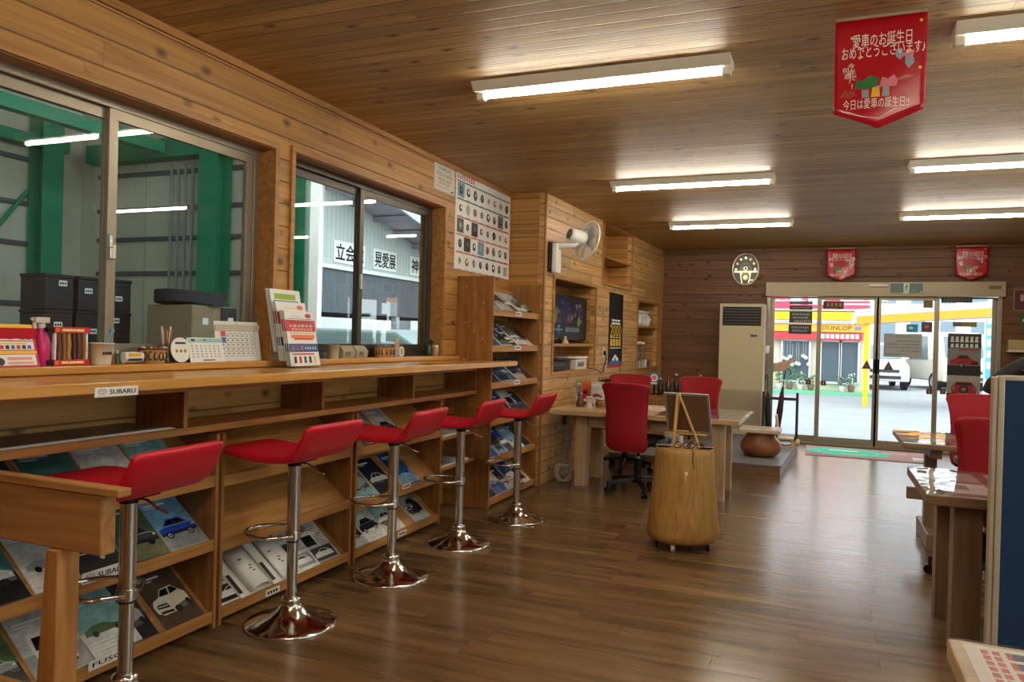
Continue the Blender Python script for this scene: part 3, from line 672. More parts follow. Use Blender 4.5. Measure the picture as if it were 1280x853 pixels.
for k in range(5):
    a = -.5+.2*k; p = (.0425*cos(a), .0425*sin(a)); d = Vector((-sin(a), cos(a), 0)); 
    q = Vector((p[0]+.0012, p[1], .045)); b.add([q-d*.003-Vector((0, 0, .006)), q+d*.003-Vector((0, 0, .006)), q+d*.003+Vector((.001, 0, .006)), q-d*.003+Vector((.001, 0, .006))], [(0, 1, 2, 3)])
b.build('print', 'black', t)
b = MB(); b.tube([(-.01, .0, .012), (.0, .028, .095), (.0, .046, .135)], .0045, 6); b.box(-.006, .040, .128, .006, .055, .142); o = b.build('toothbrush', C((90, 170, 210), .35)); o.location = (-2.665, 2.20, SZ); tag(o, 'blue toothbrush standing in the cream cup', 'toothbrush')
for k, (c, y, lb) in enumerate((((150, 40, 36), 2.262, 'tiny red bottle right of the cream cup'), ((50, 110, 60), 2.283, 'tiny green bottle right of the cream cup'))):
    t = thing('small_bottle', lb, 'bottle', (-2.675, y, SZ)); b = MB(); b.lathe([(.009, 0), (.0095, .035), (.005, .043)], 14); b.build('bottle_body', C(c, .25), t); b = MB(); b.cyl((0, 0, .043), (0, 0, .056), .0055); b.build('cap', 'offwhite', t)
t = thing('snack_packet', 'yellow and white snack packet beside the brown candy basket', 'snack packet', (-2.66, 2.345, SZ))
b = MB(LW(.02, -.045, 0)); b.loft([[(x, .026+sx*math.sin(a)*.024, -.02+.018*cos(a)) for a in [2*pi*i/12 for i in range(12)]] for x, sx in ((0, 1.05), (.006, .9), (.045, 1), (.084, .9), (.09, 1.05))], 0); b.rect(.008, .012, .08, .022, .0005, 1); b.rect(.015, .030, .07, .043, .0005, 2); b.build('wrapper', ['white', ink, yel], t)
def basket(name, label, x, y, w, d, h, rest, fill):
    t = thing(name, label, 'basket', (x, y, rest)); b = MB()
    rings = []
    for z, k in ((0, .86), (h, 1.0), (h, .93), (.008, .80)): rings.append([(cos(a)*d/2*k, sin(a)*w/2*k, z) for a in [2*pi*i/28 for i in range(28)]])
    b.loft(rings, 0); 
    for i in range(14):
        a = 2*pi*i/14; k = .94
        b.tube([(cos(a)*d/2*k+cos(q)*.0*1, sin(a)*w/2*k+cos(q)*.011*abs(cos(a))+0, h*.5+sin(q)*h*.28) if abs(cos(a)) > .5 else (cos(a)*d/2*k+cos(q)*.011, sin(a)*w/2*k, h*.5+sin(q)*h*.28) for q in [2*pi*j/10 for j in range(10)]], .0028, 5, 1, True)
    b.build('basket_body', [C((176, 128, 70), .5), C((40, 28, 18), .5)], t)
    b = MB(); b.tube([(cos(a)*d/2, sin(a)*w/2, h) for a in [2*pi*i/28 for i in range(28)]], .004, 6, 0, True); b.build('rim', C((120, 76, 36), .5), t)
    if fill:
        o = MB(); rr = random.Random(3)
        for i in range(46): o.sphere((rr.uniform(-.36, .36)*d, rr.uniform(-.36, .36)*w, h*.75+rr.uniform(0, .02)), .010, i % 3, 4, 1, 1.4, .7)
        q = o.build('wrapped_candies', [C(c, .25) for c in fill]); q.location = (x, y, rest); tag(q, 'wrapped candies heaped in the %s' % label.split(' on the')[0].split(' in front')[0][:60], 'candies', kind='stuff')
    return t
basket('candy_basket', 'brown candy basket on the sill of the first window', -2.66, 2.452, .115, .10, .062, SZ, ((110, 60, 36), (150, 90, 50), (226, 214, 196)))
t = thing('straw_cup', 'clear cup of wooden spoons and straws behind the round coaster', 'cup', (-2.695, 2.555, SZ))
b = MB(); b.lathe([(.028, 0), (.034, .085), (.032, .085), (.026, .004), (.001, .004)], 20); b.build('cup_body', 'clear', t)
for k in range(8):
    a = k*.8; b = MB(); b.tube([(.010*cos(a), .010*sin(a), .006), (.018*cos(a), .022*sin(a), .135+.012*(k % 3))], .0035, 6); b.build('straw', C(((224, 214, 196), (190, 110, 60), (236, 232, 224))[k % 3], .5), t)
t = thing('round_coaster', 'round white card disc with three yellow dots leaning on the sill', 'disc', (-2.632, 2.585, SZ))
b = MB(lean(0, 0, 0, .15)); b.prism([(.056*cos(2*pi*i/32), .057+.056*sin(2*pi*i/32)) for i in range(32)], -.004, 0, 0)
for k in range(3): b.disc(-.024+.024*k, .052, .009, None, .0005, 1); b.disc(-.024+.024*k, .052, .004, None, .0008, 2, 8)
b.rect(-.03, .083, .03, .092, .0005, 2); b.build('disc', ['white', C((214, 170, 60)), ink], t)
def desk_calendar(label, y0, y1, h, head, x, a, big):
    w = y1-y0; t = thing('desk_calendar', label, 'calendar', (x, (y0+y1)/2, SZ))
    b = MB(lean(.0, -w/2, 0, a)); b.box(0, 0, -.003, w, h, 0, 0); k = h*.80
    b.rect(.004, k, w-.004, h-.004, .0004, 1)
    if big:
        b.text('7', h*.13, w*.5, h*.9, .0008, 2)
        for i in range(8): b.rect(w*.12+i*w*.11, h*.12, w*.12+i*w*.11+.0012, k, .0005, 2)
        for j in range(7): b.rect(w*.12, h*.12+j*h*.112, w*.89, h*.12+j*h*.112+.0012, .0005, 2)
        b.rect(w*.13, h*.62, w*.22, h*.76, .0008, 3); b.rect(w*.13, h*.46, w*.22, h*.60, .0008, 4)
        for j in range(5):
            for i in range(7): b.rect(w*(.145+.11*i), h*(.17+.112*j), w*(.175+.11*i), h*(.20+.112*j), .0007, 2)
        b.rect(.01, h*.03, w*.5, h*.07, .0005, 1)
    else:
        b.disc(w*.3, h*.9, h*.05, None, .0008, 3); b.disc(w*.48, h*.9, h*.055, h*.045, .0008, 2); b.rect(w*.1, h*.86, w*.2, h*.95, .0008, 2)
        for j in range(5):
            for i in range(7): b.rect(w*(.08+.125*i), h*(.20+.11*j), w*(.12+.125*i), h*(.235+.11*j), .0006, 2)
        b.rect(w*.35, h*.06, w*.7, h*.10, .0006, 2)
    b.build('calendar_sheet', ['white', head, ink, C((214, 70, 66)) if big else yel, C((80, 110, 170))], t)
    b = MB(lean(-.055, -w/2, 0, -.22)); b.box(0, 0, -.003, w, h*.93, 0); b.build('easel_back', 'offwhite', t)
desk_calendar('small desk calendar with pale teal header on the sill', 2.63, 2.845, .115, C((150, 200, 200)), -2.625, .25, False)
desk_calendar('large white desk calendar with a red corner block on the sill', 2.825, 3.13, .195, C((232, 230, 222)), -2.655, .16, True)

# second window: leaflet holder on the counter and small things on the sill
t = thing('leaflet_holder', 'clear stepped leaflet holder standing on the counter between the windows', 'leaflet holder', (-2.50, 3.26, CT+.0005))
b = MB()
for y in (-.135, .13): b.box(-.09, y, 0, .06, y+.003, .10); b.prism([(0, 0)]*0 or [(-.095, y), (-.06, y), (-.06, y+.003), (-.095, y+.003)], .10, .30)
b.box(-.09, -.135, 0, .065, .133, .003); b.build('acrylic_stand', 'clear', t)
lf = []
for k, (x, z, h, y) in enumerate(((-.055, .075, .33, -.02), (-.02, .03, .31, -.01), (.03, .005, .29, 0.))):
    for j in range(3):
        b = MB(lean(x-.012*j, -.125, z, .20)); w = .24; b.box(0, 0, -.004, w, h, 0, 0)
        if k == 0: b.rect(.03, h*.84, .20, h*.93, .0005, 3); b.rect(.02, h*.7, .22, h*.82, .0005, 2); b.rect(.05, h*.72, .1, h*.8, .0008, 5)
        else:
            b.rect(.0, h*.62, w, h*.83, .0005, 1)
            b.glyphs(.03, h*.77, .17, h*.045, 6, .0008, 5, k); b.glyphs(.02, h*.70, .20, h*.055, 6, .0008, 0, k+1); b.glyphs(.04, h*.64, .17, h*.045, 7, .0008, 0, k+2); b.glyphs(.05, h*.88, .10, h*.03, 5, .0008, 4)
            b.disc(.19, h*.91, .026, .012, .0006, 1); b.rect(.02, h*.845, w-.02, h*.855, .0006, 2); b.rect(.02, h*.58, w-.02, h*.60, .0006, 6); b.rect(.03, h*.50, .22, h*.56, .0006, 4); b.rect(.05, h*.47, .21, h*.50, .0006, 1)
            b.rect(0, h*.25, w, h*.40, .0006, 2); b.glyphs(.02, h*.275, .10, h*.10, 3, .0009, 4); b.glyphs(.125, h*.29, .10, h*.06, 5, .0009, 0)
            for q in range(5): b.rect(.03+.04*q, h*.05, .05+.04*q, h*.17, .0008, (5, 1, 2, 5, 6)[q])
            b.rect(.02, h*.2, .2, h*.225, .0008, 1)
        o = b.build('leaflet', ['white', red, C((40, 80, 140)), C((150, 180, 60)), C((232, 120, 50)), ink, C((226, 190, 120))]); o.parent = None
        o.location = (-2.50, 3.26, CT+.004); lf.append(o)
        tag(o, 'leaflet in the %s row of the clear holder, %s of its stack' % (('rear', 'middle', 'front')[k], ('frontmost', 'second', 'last')[j]), 'leaflet', 'leaflets in the clear holder')
cup('cup', 'small beige cup right of the leaflet holder', -2.66, 3.755, .075, .03, .036, C((196, 186, 160)))
for k, y in enumerate((3.88, 4.02)):
    t = thing('paper_pouch', 'beige paper pouch on the second sill, %s of two' % ('left' if k == 0 else 'right'), 'pouch', (-2.665, y, SZ), 0, 'paper pouches on the sill')
    b = MB(); b.loft([[(x*sx, y_*sy, z) for x, y_ in ((-.035, -.062), (.035, -.062), (.035, .062), (-.035, .062))] for z, sx, sy in ((0, .8, 1), (.04, 1, 1), (.062, .5, 1.0), (.075, .08, 1.0))], 0, False); b.build('pouch_body', C((176, 164, 136), .6), t)
    b = MB(LW(.0356, -.04, .012)); b.rect(0, 0, .05, .028, 0, 0); b.build('sticker', C((120, 112, 96)), t)
basket('patterned_basket', 'brown basket with dark ring pattern in front of the second window', -2.655, 4.31, .20, .11, .068, SZ, ((150, 150, 140), (196, 188, 170), (120, 100, 80)))
t = thing('utensil_cup', 'white cup of wooden sticks with a round tag, second window sill', 'cup', (-2.65, 4.465, SZ)); b = MB(); b.lathe([(.03, 0), (.036, .07), (.033, .07), (.027, .004), (.001, .004)], 20); b.build('cup_body', 'offwhite', t)
b = MB(LW(.037, 0, .035)); b.disc(0, 0, .034, None, 0, 0, 20); b.disc(0, .003, .022, None, .0005, 1, 16); b.build('tag', ['white', C((190, 170, 120))], t)
for k in range(5):
    b = MB(); b.box(-.003, -.03+.012*k, .01, .003, -.022+.012*k, .12+.006*(k % 2)); b.build('stick', C(((200, 150, 100), (224, 210, 184))[k % 2]), t)
t = thing('plant_bottle', 'small dark green plant in a bottle at the right end of the sill', 'plant', (-2.66, 4.93, SZ)); b = MB(); b.lathe([(.022, 0), (.026, .01), (.024, .05), (.012, .07), (.012, .085)], 18); b.build('bottle', C((30, 60, 40), .15), t)
b = MB(); rr = random.Random(5)
for i in range(26):
    a = rr.uniform(0, 6.28); e = rr.uniform(.2, 1.3); L = rr.uniform(.03, .06); d = Vector((cos(a)*cos(e), sin(a)*cos(e), sin(e))); s_ = d.orthogonal().normalized()*.007; p = Vector((0, 0, .08)); b.add([p, p+d*L*.5+s_, p+d*L, p+d*L*.5-s_], [(0, 1, 2, 3)])
b.build('leaves', C((34, 84, 40), .5), t)
t = thing('lidded_jar', 'small pale jar with a lid at the right end of the second sill', 'jar', (-2.655, 5.02, SZ)); b = MB(); b.lathe([(.024, 0), (.028, .01), (.028, .05), (.02, .062)], 20); b.build('jar_body', C((176, 140, 96), .3), t); b = MB(); b.cyl((0, 0, .062), (0, 0, .078), .023, n=20); b.build('lid', 'offwhite', t)

# papers on the wall
t = thing('product_poster', 'large poster with rows of small product pictures on the window wall', 'poster', (XL+.001, 5.81, 1.84))
b = MB(LW(.0, -.55, 0)); w, h = 1.10, .76; b.box(0, 0, 0, w, h, .002, 0); z = .0025
b.glyphs(.02, .70, .10, .046, 3, z, 1); b.glyphs(.122, .70, .22, .048, 5, z, 2); b.glyphs(.123, .70, .22, .048, 5, z+.0002, 2, 3)
rc = (3, 3, 2, 4, 4); rr = random.Random(11)
for j in range(5):
    y = .575-.138*j
    b.rect(.02, y+.105, w-.02, y+.115, z, rc[j]); 
    if j == 4: b.rect(.42, y+.105, .80, y+.115, z+.0003, 5); b.rect(.80, y+.105, w-.02, y+.115, z+.0003, 2)
    for i in range(8):
        x = .03+.132*i
        if (j, i) in ((0, 0), (1, 6), (2, 0), (2, 2), (3, 1), (3, 3)): b.rect(x, y-.01, x+.12, y+.10, z, (6, 8, 7, 6, 1, 7)[(j+i) % 6])
        if (j, i) == (4, 7): 
            for q in range(4): b.rect(x+.02, y+.02*q, x+.10, y+.02*q+.014, z, 8)
            continue
        cx, cy = x+.06, y+.045; a = rr.uniform(.028, .042); p = [(cx+a*1.0*cos(q)*rr.uniform(.75, 1.1), cy+a*1.05*sin(q)*rr.uniform(.75, 1.1)) for q in [2*pi*u/9 for u in range(9)]]
        b.poly(p, z+.0004, (1, 1, 8, 1, 9, 1, 1, 10)[(i*3+j) % 8]); b.disc(cx+.004, cy+.004, a*.45, None, z+.0008, (8, 0, 9, 8)[(i+j) % 4], 8)
        b.rect(x+.02, y-.022, x+.10, y-.018, z, 8)
b.build('sheet', ['white', ink, red, C((40, 100, 90)), C((226, 110, 60)), C((50, 80, 160)), C((110, 150, 180)), C((60, 80, 60)), C((120, 118, 112)), C((180, 170, 140)), C((170, 60, 50))], t)
t = thing('wall_notice', 'small white notice sheet left of the product poster', 'notice', (XL+.001, 5.07, 2.39))
b = MB(LW(0, -.165, 0)); b.box(0, 0, 0, .33, .21, .0015, 0)
b.glyphs(.07, .152, .19, .030, 6, .002, 1); b.glyphs(.035, .108, .26, .034, 7, .002, 2); b.glyphs(.06, .076, .21, .020, 8, .002, 1); b.glyphs(.07, .05, .19, .018, 8, .002, 1)
b.rect(.03, .03, .24, .033, .002, 3); b.rect(.27, .012, .31, .024, .002, 1); b.build('sheet', ['offwhite', ink, C((170, 60, 50)), C((120, 118, 110))], t)

# ------------------------------------------------------------------ media wall
def tw(name, label, cat, x, s, z, group=None):
    t = thing(name, label, cat, tuple(TM @ Vector((x, s, z))), -TA, group); return t
t = tw('television', 'black flat television showing a dark picture in the wall recess', 'television', -.09, .87, 1.2725)
b = MB(); b.box(-.035, -.56, .03, .02, .56, .48); b.build('bezel', 'black_gloss', t, .004)
b = MB(LW(.0205, -.54, .05)); w, h = 1.08, .41; b.rect(0, 0, w, h, 0, 0); rr = random.Random(4)
for i in range(46):
    x = rr.uniform(.12, .86)*w; y = rr.uniform(.40, .88)*h; b.poly([(x+rr.uniform(.012, .05)*cos(q), y+rr.uniform(.012, .035)*sin(q)) for q in [2*pi*u/7 for u in range(7)]], .0003+.00005*i, 1+i % 4)
b.disc(.16*w, .52*h, .05, .075, .003, 5); b.disc(.78*w, .42*h, .05, .05, .003, 5)
b.disc(.24*w, .20*h, .055, .05, .003, 6, 20); b.rect(.12*w, .19*h, .36*w, .22*h, .0032, 7); b.disc(.24*w, .28*h, .03, .02, .0034, 7)
for k in range(7): b.rect((.42+.055*k)*w, .16*h, (.465+.055*k)*w, .27*h, .003, 7)
scr = [NT('screen_%d' % i) for i in range(8)]
for q, c in zip(scr, ((5, 6, 12), (70, 50, 110), (130, 50, 70), (150, 130, 140), (40, 60, 140), (150, 140, 20), (50, 90, 150), (140, 150, 160))):
    q.b.inputs['Base Color'].default_value = (.004, .004, .006, 1); q.b.inputs['Roughness'].default_value = .3; q.b.inputs['Specular IOR Level'].default_value = .15; q.b.inputs['Emission Color'].default_value = (*lin(*c), 1); q.b.inputs['Emission Strength'].default_value = .15
b.build('screen', [q.mat for q in scr], t)
b = MB(); b.box(-.07, -.16, 0, .05, .16, .008); b.box(-.02, -.04, .008, .0, .04, .05); b.build('stand', 'black', t)
t = tw('ornament', 'tiny cream ornament standing in front of the television', 'ornament', -.035, .70, 1.2725); b = MB(); b.lathe([(.03, 0), (.034, .01), (.022, .03), (.012, .05), (.016, .062), (.001, .075)], 18); b.build('ornament_body', C((214, 190, 150)), t)
t = tw('white_canister', 'white canister at the left side of the television', 'canister', -.05, .30, 1.2725); b = MB(); b.lathe([(.03, 0), (.032, .01), (.032, .14), (.02, .16), (.012, .19)], 20); b.build('canister_body', 'white', t)
t = tw('disc_player', 'black player box in the recess below the television', 'player', -.14, .62, 1.0055); b = MB(); b.box(-.10, -.30, .01, .10, .26, .10); b.build('case', 'black', t, .006); b = MB(); b.box(.1002, -.2, .05, .103, .1, .07); b.build('front_slot', C((60, 60, 66)), t)
b = MB()
for y in (-.25, .2): b.cyl((0, y, 0), (0, y, .01), .012)
b.build('foot', 'black', t)
t = tw('printer', 'white and grey compact printer beside the black player', 'printer', -.13, 1.16, 1.0055); b = MB(); b.box(-.11, -.17, .0, .11, .17, .11); b.build('case', 'offwhite', t, .01); b = MB(); b.box(-.10, -.22, .115, .12, .17, .135); b.build('lid', 'white', t, .005); b = MB(LW(.1105, -.12, .03)); b.rect(0, 0, .2, .05, 0, 0); b.rect(.03, .015, .17, .025, .0005, 1); b.build('control_panel', [C((120, 120, 120)), ink], t)
t = tw('yellow_tin', 'small yellow tin at the left of the black player', 'tin', -.04, .30, 1.0055); b = MB(); b.cyl((0, 0, 0), (0, 0, .14), .028, n=20); b.build('tin_body', C((220, 180, 30)), t)
# wall fan
t = tw('wall_fan', 'white wall-mounted fan turned towards the entrance', 'fan', .0005, .16, 2.05)
b = MB(); b.box(0, -.075, -.125, .03, .075, .14); b.build('wall_bracket', 'black', t, .01)
b = MB(); b.box(.031, -.06, -.14, .085, .06, .13); b.build('control_box', 'white', t, .014)
b = MB(LW(.0855, -.03, -.11)); 
for k in range(5): b.disc(.03, .03+.028*k, .006, None, 0, 0)
b.build('button', C((170, 170, 172)), t)
b = MB(); b.tube([(.06, 0, .10), (.14, 0, .115), (.22, .02, .11), (.255, .03, .13)], [.03, .028, .024, .02], 12); b.build('arm', 'white', t)
ax = Vector((.58, .78, -.20)).normalized(); fo = Vector((.26, .06, .185))
FM = Matrix.Translation(fo) @ ax.to_track_quat('Z', 'Y').to_matrix().to_4x4()
b = MB(FM); b.lathe([(.045, -.12), (.056, -.115), (.062, -.09), (.064, .0), (.058, .045), (.03, .055)], 28); b.build('motor', 'white', t)
b = MB(FM); b.lathe([(.03, -.124), (.047, -.121)], 24); b.build('motor_cap', C((110, 104, 100)), t)
b = MB(FM)
for k in range(5): # blades
    a = 2*pi*k/5; pts = []
    for rr_, wd in ((.03, .3), (.08, .55), (.13, .52), (.155, .30)):
        pts.append((rr_, wd))
    L = [(r_*cos(a-w_), r_*sin(a-w_), .075-.012) for r_, w_ in pts]; Q = [(r_*cos(a+w_*.6), r_*sin(a+w_*.6), .075+.02) for r_, w_ in pts]
    b.add(L+Q, [(i, i+1, 5+i, 4+i) for i in range(3)], 0, True)
bo = b.build('blades', C((190, 186, 184), .3), t); s = bo.modifiers.new('thick', 'SOLIDIFY'); s.thickness = .002
b = MB(FM); b.cyl((0, 0, .055), (0, 0, .10), .03, .026, 20); b.build('hub', C((120, 116, 122)), t)
b = MB(FM); n = 60
b.tube([(.178*cos(2*pi*i/64), .178*sin(2*pi*i/64), .085) for i in range(64)], .0065, 8, 0, True); b.build('guard_rim', 'white', t)
b = MB(FM)
for sgn, z0 in ((1, .125), (-1, .03)):
    for i in range(n):
        a = 2*pi*i/n; b.tube([(.04*cos(a), .04*sin(a), z0), (.11*cos(a+.1), .11*sin(a+.1), z0-.003*sgn), (.16*cos(a+.15), .16*sin(a+.15), z0-.018*sgn), (.178*cos(a+.16), .178*sin(a+.16), .085)], .0013, 4)
b.build('wire_guard', C((214, 212, 206), .35), t)
b = MB(FM); b.cyl((0, 0, .120), (0, 0, .130), .042, n=24); b.build('guard_badge', 'offwhite', t)

t = tw('wall_outlet', 'white wall outlet between the television and the black poster', 'outlet', .0005, 1.82, 1.12); b = MB(); b.box(0, -.035, 0, .008, .035, .12); b.build('plate', 'offwhite', t, .003); b = MB(); b.box(.009, -.016, .03, .03, .016, .075); b.build('plug', 'black', t, .003)
b = MB(TM); b.tube([(.03, 1.82, 1.16), (.035, 1.82, 1.10), (.02, 1.81, 1.03), (.022, 1.76, .975), (.024, 1.68, .955), (.022, 1.60, .985), (.022, 1.50, 1.0), (-.03, 1.44, 1.012)], .006, 6); o = b.build('power_cord', 'black'); tag(o, 'black power cord drooping from the outlet to the recess', 'cord')
t = tw('promotional_poster', 'tall black poster with yellow 2000 on the media wall', 'poster', .001, 2.28, 1.0); b = MB(LW(0, -.28, 0)); w, h = .56, .86; b.box(0, 0, 0, w, h, .002, 0); z = .0026
b.text('2000', .20, w*.5, .425, z, 1, fit=w*.80); b.rect(.10, .50, .46, .555, z, 2)
for k in range(4): b.rect(.09+.1*k, .517, .16+.1*k, .54, z+.0004, 0)
for k in range(4): b.rect(.07+.11*k, .25, .155+.11*k, .33, z, 1)
b.rect(.06, .222, .50, .232, z, 2); b.rect(.06, .345, .5, .352, z, 2)
b.poly([(.02, .05), (.28, .14), (.54, .05), (.54, .02), (.02, .02)], z, 3); b.poly([(.15, .095), (.28, .155), (.41, .095), (.34, .07), (.28, .12), (.22, .07)], z+.0004, 2); b.rect(0, 0, w, .03, z+.0004, 4)
b.build('sheet', ['black', C((236, 190, 40)), 'white', C((60, 100, 150)), red], t)
# right recess: cellophane parcels and glassware
rr = random.Random(9)
for k in range(4):
    s = 3.36+.19*k; t = tw('gift_bag', 'crinkled %s gift bag on the upper recess shelf, %s in the row' % (('white and blue', 'white', 'white', 'white')[k], ('first', 'second', 'third', 'fourth')[k]), 'gift bag', -.085, s, 1.5155, 'gift bags in the recess')
    b = MB(); rings = []
    for z, q in ((0, .75), (.03, 1), (.10, 1.0), (.14, .75), (.165, .35), (.20, .85)): rings.append([((.075*q)*cos(a)*(1+.18*rr.uniform(-1, 1)), (.088*q)*sin(a)*(1+.18*rr.uniform(-1, 1)), z+rr.uniform(-.006, .006)*(z > 0)) for a in [2*pi*i/18 for i in range(18)]])
    b.loft(rings, 0, False); b.build('bag', C((226, 224, 220), .25), t); b = MB(); b.tube([(.032*cos(a), .036*sin(a), .166) for a in [2*pi*i/16 for i in range(16)]], .006, 6, 0, True); b.build('ribbon', C((70, 130, 190) if k == 0 else (150, 150, 150)), t)
for k in range(5):
    s = 3.38+.165*k; hgt = (.33, .34, .33, .10, .08)[k]
    t = tw('glass_jar' if k < 3 else 'small_cup', ('tall glass jar with white lid in the lower recess, %s' % ('leftmost', 'middle', 'rightmost')[k]) if k < 3 else ('small white cup right of the tall glass jars', 'small brown cup at the right end of the recess')[k-3], 'jar' if k < 3 else 'cup', -.065, s, .9635, 'glass jars in the recess' if k < 3 else None)
    if k < 3:
        b = MB(); b.lathe([(.05, 0), (.054, .01), (.054, hgt-.04), (.045, hgt-.02)], 20); b.build('jar_body', 'jar', t); b = MB(); b.cyl((0, 0, hgt-.02), (0, 0, hgt+.005), .047, n=20); b.build('lid', 'white', t); b = MB(); b.cyl((0, 0, .002), (0, 0, .09), .045, n=18); b.build('contents', C((206, 200, 186)), t)
    else: b = MB(); b.lathe([(.03, 0), (.038, hgt), (.034, hgt), (.027, .005), (.001, .005)], 20); b.build('cup_body', 'white' if k == 3 else C((90, 60, 40)), t)
o = brochure(.20, .16, .01, 'doc', 'sand', 'deep', 'sky', 'sand', 'booklet'); o.matrix_world = TM @ LW(-.10, 1.78, .521) @ Matrix.Translation((0, .16, 0)); tag(o, 'blue and yellow booklet standing in the low recess behind the desk', 'booklet')
t = tw('booklet_box', 'plain wooden block holding the blue booklet in the low recess', 'block', -.16, 1.90, .5205); b = MB(); b.box(-.08, -.15, 0, .085, .15, .158); b.build('block_body', 'woodY', t, .003)

# cable bundle at the foot of the media wall
b = MB(TM); rr = random.Random(2)
b.tube([(.012, .29, .99), (.012, .30, .75), (.012, .285, .5), (.014, .30, .25), (.03, .31, .06)], .004, 6)
o = b.build('cable', C((196, 186, 164), .5)); tag(o, 'pale cable hanging down the wall under the recess', 'cable')
b = MB(TM); b.tube([(.02, .63, .50), (.03, .61, .40), (.016, .62, .25), (.03, .56, .12), (.05, .45, .03), (.06, .38, .012)], .006, 6); b.tube([(.02, .64, .50), (.035, .68, .40), (.016, .69, .22), (.04, .62, .08), (.06, .50, .012)], .005, 6); o = b.build('extension_lead', C((176, 166, 148), .5)); tag(o, 'grey extension lead looping from the wall plug to the floor', 'cable')
t = tw('wall_plug', 'dark plug block on the media wall above the looping lead', 'plug', .0005, .635, .49); b = MB(); b.box(0, -.03, 0, .035, .03, .09); b.build('plug_body', C((84, 74, 62)), t, .005)
t = tw('coiled_cable', 'coil of pale cable lying on the floor beside the tall rack', 'cable', .13, .27, .0)
b = MB()
for k in range(5): b.tube([(.02*(k % 2)+.0+(.06+.006*k)*.55*cos(a), (.085+.006*k)*cos(a+.3*k)*1., .09+(.075+.005*k)*sin(a)) for a in [2*pi*i/24 for i in range(24)]], .0055, 6, 0, True)
b.build('coil', C((206, 196, 170), .5), t)

# ------------------------------------------------------------------ desk chairs
def make_chair():
    t = thing('office_chair', 'x', 'office chair', (0, 0, 0), 0, 'red office chairs')   # sitter faces +y
    b = MB(); b.cyl((0, 0, .085), (0, 0, .15), .045, .035, 20); b.cyl((0, 0, .15), (0, 0, .29), .03, n=18); b.cyl((0, 0, .29), (0, 0, .41), .018, n=14, m=1); b.build('gas_column', ['black', 'brushed'], t)
    for k in range(5):
        a = R(90+72*k); c, s = cos(a), sin(a)
        b = MB(); b.loft([[(c*r-s*w_, s*r+c*w_, z+h_) for w_, h_ in ((-w, -.012), (w, -.012), (w*.7, .016), (-w*.7, .016))] for r, w, z in ((.03, .028, .115), (.16, .024, .105), (.29, .016, .085))], 0, False); lg = b.build('leg', 'black', t)
        b = MB(); x, y = c*.285, s*.285
        for d in (-.013, .013): b.cyl((x-s*d-s*.009, y+c*d+c*.009, .027), (x-s*d+s*.009, y+c*d-c*.009, .027), .027, n=16)
        b.cyl((x, y, .03), (x, y, .085), .008); b.build('caster', 'black', lg)
    b = MB(); b.box(-.10, -.14, .395, .10, .12, .425); b.tube([(.0, -.10, .41), (0, -.22, .405), (0, -.275, .44), (0, -.285, .60)], .02, 8); b.tube([(.09, .02, .41), (.2, .03, .40), (.26, .03, .39)], .007, 6); b.cyl((.06, -.13, .33), (.06, -.13, .40), .014); b.build('mechanism', 'black', t)
    def rr(w, d, z, p=4, n=32, cx=0, cy=0):
        out = []
        for i in range(n):
            q = 2*pi*i/n; out.append((cx+abs(cos(q))**(2/p)*w/2*(1 if cos(q) > 0 else -1), cy+abs(sin(q))**(2/p)*d/2*(1 if sin(q) > 0 else -1), z))
        return out
    b = MB(); b.loft([rr(.35, .36, .424), rr(.41, .44, .434), rr(.42, .45, .455), rr(.41, .44, .478), rr(.35, .38, .492)]); b.build('seat', 'black', t)
    # back panel: curved, flared towards the top
    prof = [(.385, .155, -.232), (.40, .172, -.240), (.45, .180, -.252), (.52, .178, -.262), (.60, .176, -.262), (.70, .178, -.258), (.80, .186, -.262), (.88, .198, -.276), (.925, .210, -.286), (.94, .208, -.290), (.95, .198, -.292)]
    rows = []; N = 14
    def pan(off):
        return [[(hw*(-1+2*i/N), y0-.035*(1-abs(-1+2*i/N)**2)*1.0+off+.03*(0), z-(.012*abs(-1+2*i/N)**6 if z > .9 else -.012*abs(-1+2*i/N)**6 if z < .41 else 0)) for i in range(N+1)] for z, hw, y0 in prof]
    A = pan(.012); B = pan(-.012); rings = [list(A[k])+list(reversed(B[k])) for k in range(len(prof))]
    b = MB(); b.loft(rings); b.build('backrest', 'red_mesh', t)
    edge = [A[0][i] for i in range(N+1)]+[A[k][N] for k in range(1, len(prof))]+[A[-1][i] for i in range(N-1, -1, -1)]+[A[k][0] for k in range(len(prof)-2, 0, -1)]
    edge = [(x, y-.012, z) for x, y, z in edge]
    b = MB(); b.tube(edge, .013, 8, 0, True); b.build('piping', C((150, 6, 22), .6), t)
    return t
ch0 = make_chair()
for i, (x, y, rz, lb) in enumerate(((-1.46, 6.58, -.20, 'red office chair in front of the desk, its back to the camera'), (-1.84, 7.68, pi+.1, 'red office chair behind the desk, nearest the media wall'),
      (-1.17, 7.70, pi-.1, 'red office chair behind the desk, behind the easel'), (1.20, 6.74, pi+.15, 'red office chair between the far right table and the glass door'), (.89, 4.98, .0, 'red office chair partly behind the blue partition'))):
    place(ch0 if i == 0 else copy_tree(ch0), (x, y, .0 if y < 7.85 or x > 0 else .0), rz, lb)

